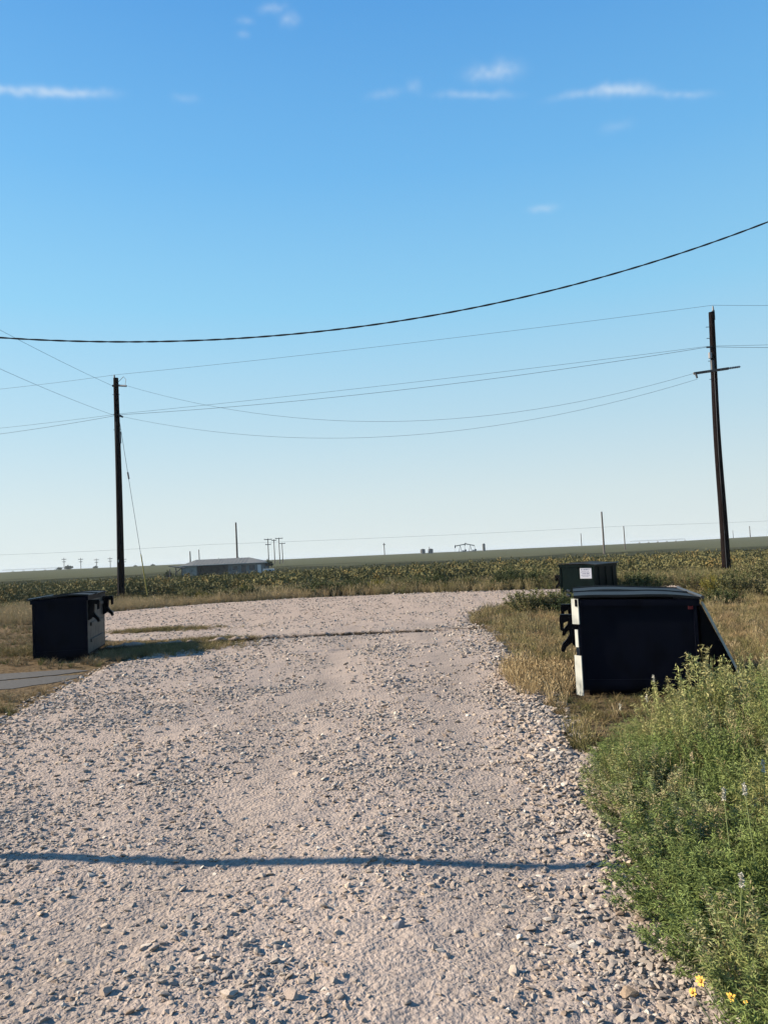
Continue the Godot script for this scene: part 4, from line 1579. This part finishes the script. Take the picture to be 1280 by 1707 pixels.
	for i in 34:
		var z := -rng.randf_range(18.5, 30.0)
		var x := rng.randf_range(8.6, 0.62 * -z + 1.5)
		if sd(x, z) > -0.3 or in_dumpster(x, z):
			continue
		var set_: Array = [oliv, tann, oliv, yell, dark][i % 5]
		var sc := rng.randf_range(0.6, 1.0)
		plant("field_shrub", set_[i % set_.size()], Vector3(x, 0, z), i * 0.9, Vector3(sc, sc * rng.randf_range(0.7, 1.0), sc), "scrubby weed in the thicket below the tall right pole, behind the dumpsters", "bush", "scrubby weeds in the thicket below the right pole")
	# small dark tree beside the house and bushes on the skyline
	var crown := bush_mesh(520, 60, 1.9, 1.0, 60, 0.22, 0.09, dk, 0.02, 0.4)
	var tr := thing("small_tree", "small round dark tree right of the house", "tree", Vector3(-26.8, terrain(-26.8, -175.0), -175.0))
	var st := new_st()
	tube(st, [Vector3(0, -0.2, 0), Vector3(0.08, 0.9, 0), Vector3(0, 1.6, 0)], 0.14, 0.08, 8)
	obj("trunk", st, M.wood, tr)
	var cr := obj_mesh("crown", crown[1], tr)
	cr.position = Vector3(0, 1.0, 0)
	var sky := [[-230.8, 1.8, "dark bush on the left skyline between the first two faint poles"], [-211.2, 1.1, "low dark bush on the left skyline beside the middle faint pole"], [-182.3, 0.8, "small dark bush on the skyline right of the left pole"], [-169.6, 0.9, "small dark bush on the skyline left of the house"], [-237.5, 1.2, "smaller dark bush left of the dark bush on the left skyline"]]
	for q in sky:
		plant("skyline_bush", crown, Vector3(q[0], terrain(q[0], -560.0) - 0.4, -560.0), q[0], Vector3(q[1] * 1.6, q[1], q[1] * 1.6), q[2], "bush")
	plant("skyline_bush", crown, Vector3(-47.2, -1.1, -166.5), 0.5, Vector3(0.8, 0.85, 0.8), "dark bush beside the lean-to at the left of the house", "bush")


func build_weeds() -> void:
	var g1 := [Color(0.242, 0.286, 0.114), Color(0.187, 0.242, 0.075), Color(0.197, 0.257, 0.085), Color(0.165, 0.219, 0.068)]
	var g2 := [Color(0.295, 0.314, 0.133), Color(0.249, 0.280, 0.102), Color(0.193, 0.241, 0.085), Color(0.283, 0.280, 0.108)]
	var g3 := [Color(0.42, 0.38, 0.19), Color(0.38, 0.36, 0.17), Color(0.32, 0.34, 0.14)]
	var g4 := [Color(0.331, 0.325, 0.156), Color(0.275, 0.303, 0.138), Color(0.331, 0.336, 0.168), Color(0.232, 0.280, 0.120), Color(0.375, 0.325, 0.179)]
	var sets := [bush_mesh(601, 100, 0.60, 0.36, 95, 0.033, 0.0028, g1, 0.0021), bush_mesh(602, 95, 0.62, 0.34, 95, 0.028, 0.0030, g1, 0.0021), bush_mesh(603, 95, 0.68, 0.36, 90, 0.036, 0.0028, g2, 0.0022), bush_mesh(604, 75, 0.86, 0.24, 85, 0.034, 0.0028, g2, 0.0024), bush_mesh(606, 44, 0.98, 0.22, 75, 0.034, 0.0027, g4, 0.0026), bush_mesh(607, 60, 0.76, 0.34, 80, 0.030, 0.0030, g4, 0.0024)]
	var yellow := bush_mesh(605, 40, 0.85, 0.22, 90, 0.035, 0.0038, g3, 0.0024)
	var spots := []
	var tries := 0
	var ez := -1.6
	while ez > -6.7:
		spots.append(Vector2(weed_edge(ez) + rng.randf_range(0.26, 0.40), ez))
		ez -= 0.2
	while spots.size() < 96 and tries < 6000:
		tries += 1
		var z := -sqrt(lerpf(2.2, 50.0, rng.randf()))
		var edge := weed_edge(z)
		var x := rng.randf_range(edge + 0.34, -0.66 * z + 1.0)
		var ok := true
		for s in spots:
			if Vector2(x - s.x, z - s.y).length() < 0.27:
				ok = false
				break
		if ok and not in_dumpster(x, z - 0.5):
			spots.append(Vector2(x, z))
	for i in spots.size():
		var p: Vector2 = spots[i]
		var inner := smoothstep(0.25, 1.25, p.x - weed_edge(p.y))
		var pick := rng.randf()
		var set_: Array = sets[rng.randi() % 2]
		if pick < 0.25 + 0.25 * inner:
			set_ = sets[2 + rng.randi() % 2]
		elif pick < 0.34 + 0.42 * inner:
			set_ = sets[4 + rng.randi() % 2]
		var s := rng.randf_range(0.85, 1.1)
		var hh := lerpf(0.55, 1.0, inner) * rng.randf_range(0.8, 1.15) * (1.0 - 0.42 * smoothstep(-4.4, -6.6, p.y) * (1.0 - inner))
		plant("weed_plant", set_, Vector3(p.x, 0, p.y), rng.randf() * TAU, Vector3(s, hh, s), "feathery green weed, one of the dense clump filling the lower right corner", "weed", "feathery green weeds in the clump at the lower right")
	for q in [[2.95, -6.5, 0.9, 1.05, "upright pale weed hiding the foot of the near dumpster's slope"], [3.2, -6.4, 1.0, 0.9, "bushy pale weed at the right edge, right of the near dumpster's slope"], [2.05, -5.4, 0.7, 0.8, "slender pale weed standing in front of the tallest pale one"], [2.40, -5.9, 1.2, 1.22, "tall pale yellow-green weed rising before the near dumpster's sloping back"], [2.66, -6.1, 1.0, 0.95, "pale weed right of the tallest one, before the near dumpster's sloping back"], [2.13, -6.1, 0.9, 0.85, "slim pale weed left of the tallest one, before the near dumpster"], [1.95, -3.6, 0.9, 0.75, "yellowing weed at the right edge within the green clump"]]:
		plant("tall_weed", yellow, Vector3(q[0], 0, q[1]), q[0] * 3.0, Vector3(q[2], q[3], q[2]), q[4], "weed")
	# grass blades and dead straw growing through the clump
	var blade := [tuft_mesh(9, 14, 0.66, 0.22, 0.0022, false), tuft_mesh(10, 10, 0.74, 0.20, 0.0018, true)]
	var bx := [[], []]
	var bc := [[], []]
	for i in 330:
		var z := -sqrt(lerpf(2.4, 48.0, rng.randf()))
		var x := rng.randf_range(weed_edge(z) + 0.15, -0.66 * z + 1.0)
		var inner := smoothstep(0.1, 1.2, x - weed_edge(z))
		var k := 1 if rng.randf() < 0.3 else 0
		bx[k].append(plant_xf(x, 0, z, rng.randf_range(0.6, 0.85) * (0.6 + 0.5 * inner)))
		bc[k].append((Color(0.24, 0.27, 0.11) if k == 0 else Color(0.45, 0.37, 0.2)) * rng.randf_range(0.75, 1.2))
	scatter("tall_green_grass", blade[0], bx[0], bc[0])
	scatter("dead_straw", blade[1], bx[1], bc[1])
	# white flower spikes above the clump
	var spikes := [[2.22, -6.5, 0.52, "white flower spike standing tallest before the near dumpster's dark end"], [2.10, -6.45, 0.36, "white flower spike before the near dumpster, left of the tallest one"], [1.98, -6.6, 0.27, "short white flower spike at the left end of the weeds before the near dumpster"], [2.75, -6.1, 0.46, "white flower spike at the foot of the near dumpster's slope"], [1.83, -3.9, 0.52, "white flower spike at the right edge, upper middle of the weed clump"], [1.55, -3.4, 0.54, "bright white flower spike near the right edge, centre of the weed clump"], [1.46, -3.5, 0.50, "thin white flower spike left of the bright one in the weed clump"], [1.56, -4.1, 0.52, "creamy dried flower spike in the upper part of the weed clump"], [1.24, -2.92, 0.40, "small white flower cluster low in the weed clump, near its left edge"]]
	for i in spikes.size():
		var q: Array = spikes[i]
		var t := thing("spike_flower", q[3], "flower", Vector3(q[0], 0, q[1]), i * 1.7)
		var st := new_st()
		var lean := rng.randf_range(-0.06, 0.06)
		tube(st, [Vector3(0, 0, 0), Vector3(lean * 0.4, q[2] * 0.5, 0), Vector3(lean, q[2], 0.02)], 0.0025, 0.0018, 5)
		obj("stem", st, M_stem(), t)
		var pv := PackedVector3Array()
		var pn := PackedVector3Array()
		var pc := PackedColorArray()
		for l in 60:
			var u := rng.randf()
			var d := (rdir(rng) * 1.0 + Vector3(0, 0.5, 0)).normalized()
			var col := Color(0.62, 0.60, 0.52) if i != 7 else Color(0.5, 0.42, 0.26)
			leaf(pv, pn, pc, Vector3(lean, q[2] + (u - 0.5) * 0.055, 0.02), d, d.cross(rdir(rng)).normalized(), 0.014, 0.004, col * rng.randf_range(0.8, 1.1))
		obj_mesh("flower_spike", to_mesh(pv, pn, pc, M.leaf), t)
	# yellow daisies low at the edge of the clump
	var ym := mat(lc(0.62, 0.33, 0.008), 0.6)
	ym.backlight_enabled = true
	ym.backlight = Color(0.3, 0.3, 0.3)
	var om := mat(lc(0.45, 0.20, 0.01), 0.7)
	for q in [[0.935, -2.52, 0.255, 0.017, 1.0, "bright yellow flower, higher one of the touching pair at the weeds' edge"], [0.895, -2.49, 0.238, 0.014, 0.8, "bright yellow flower, lower one of the touching pair at the weeds' edge"], [1.01, -2.48, 0.225, 0.014, 1.1, "orange-yellow flower right of the touching yellow pair"], [1.045, -2.46, 0.222, 0.008, 0.8, "tiny yellow flower bud at the right of the orange-yellow flower"]]:
		var t := thing("yellow_flower", q[5], "flower", Vector3(q[0], 0, q[1]), -0.9)
		var st := new_st()
		tube(st, [Vector3(0.16, 0, -0.12), Vector3(0.05, q[2] * 0.6, -0.03), Vector3(0, q[2], 0)], 0.002, 0.0015, 5)
		obj("stem", st, M_stem(), t)
		var head := Transform3D(Basis(Vector3.RIGHT, q[4]), Vector3(0, q[2], 0))
		for k in 9:
			var a := TAU * k / 9.0
			var d := Vector3(cos(a), 0.25, sin(a)).normalized()
			var sdv := Vector3(-sin(a), 0, cos(a))
			var r: float = q[3]
			st = new_st()
			var p0 := d * r * 0.25
			r *= rng.randf_range(0.7, 1.15)
			d = (d + Vector3(0, rng.randf_range(-0.5, 0.3), 0)).normalized()
			var pa := d * r * 0.75 - sdv * r * 0.24
			var pb := d * r * 0.75 + sdv * r * 0.24
			var tip := d * r * 1.1
			var nn := head.basis * Vector3.UP
			tri(st, head * p0, head * pa, head * pb, nn)
			tri(st, head * tip, head * pa, head * pb, nn)
			obj("petal", st, ym, t)
		st = new_st()
		tube(st, [head * Vector3(0, 0, 0), head * Vector3(0, q[3] * 0.35, 0)], q[3] * 0.38, q[3] * 0.2, 10)
		obj("flower_centre", st, om, t)


func weed_edge(z: float) -> float:
	return 0.93 + 0.20 * smoothstep(-3.2, -4.4, z) + 0.25 * smoothstep(-4.6, -5.8, z) + 0.75 * smoothstep(-5.6, -7.1, z)


func M_stem() -> Material:
	if not M.has("stem"):
		M.stem = mat(lc(0.15, 0.19, 0.07), 0.8)
	return M.stem
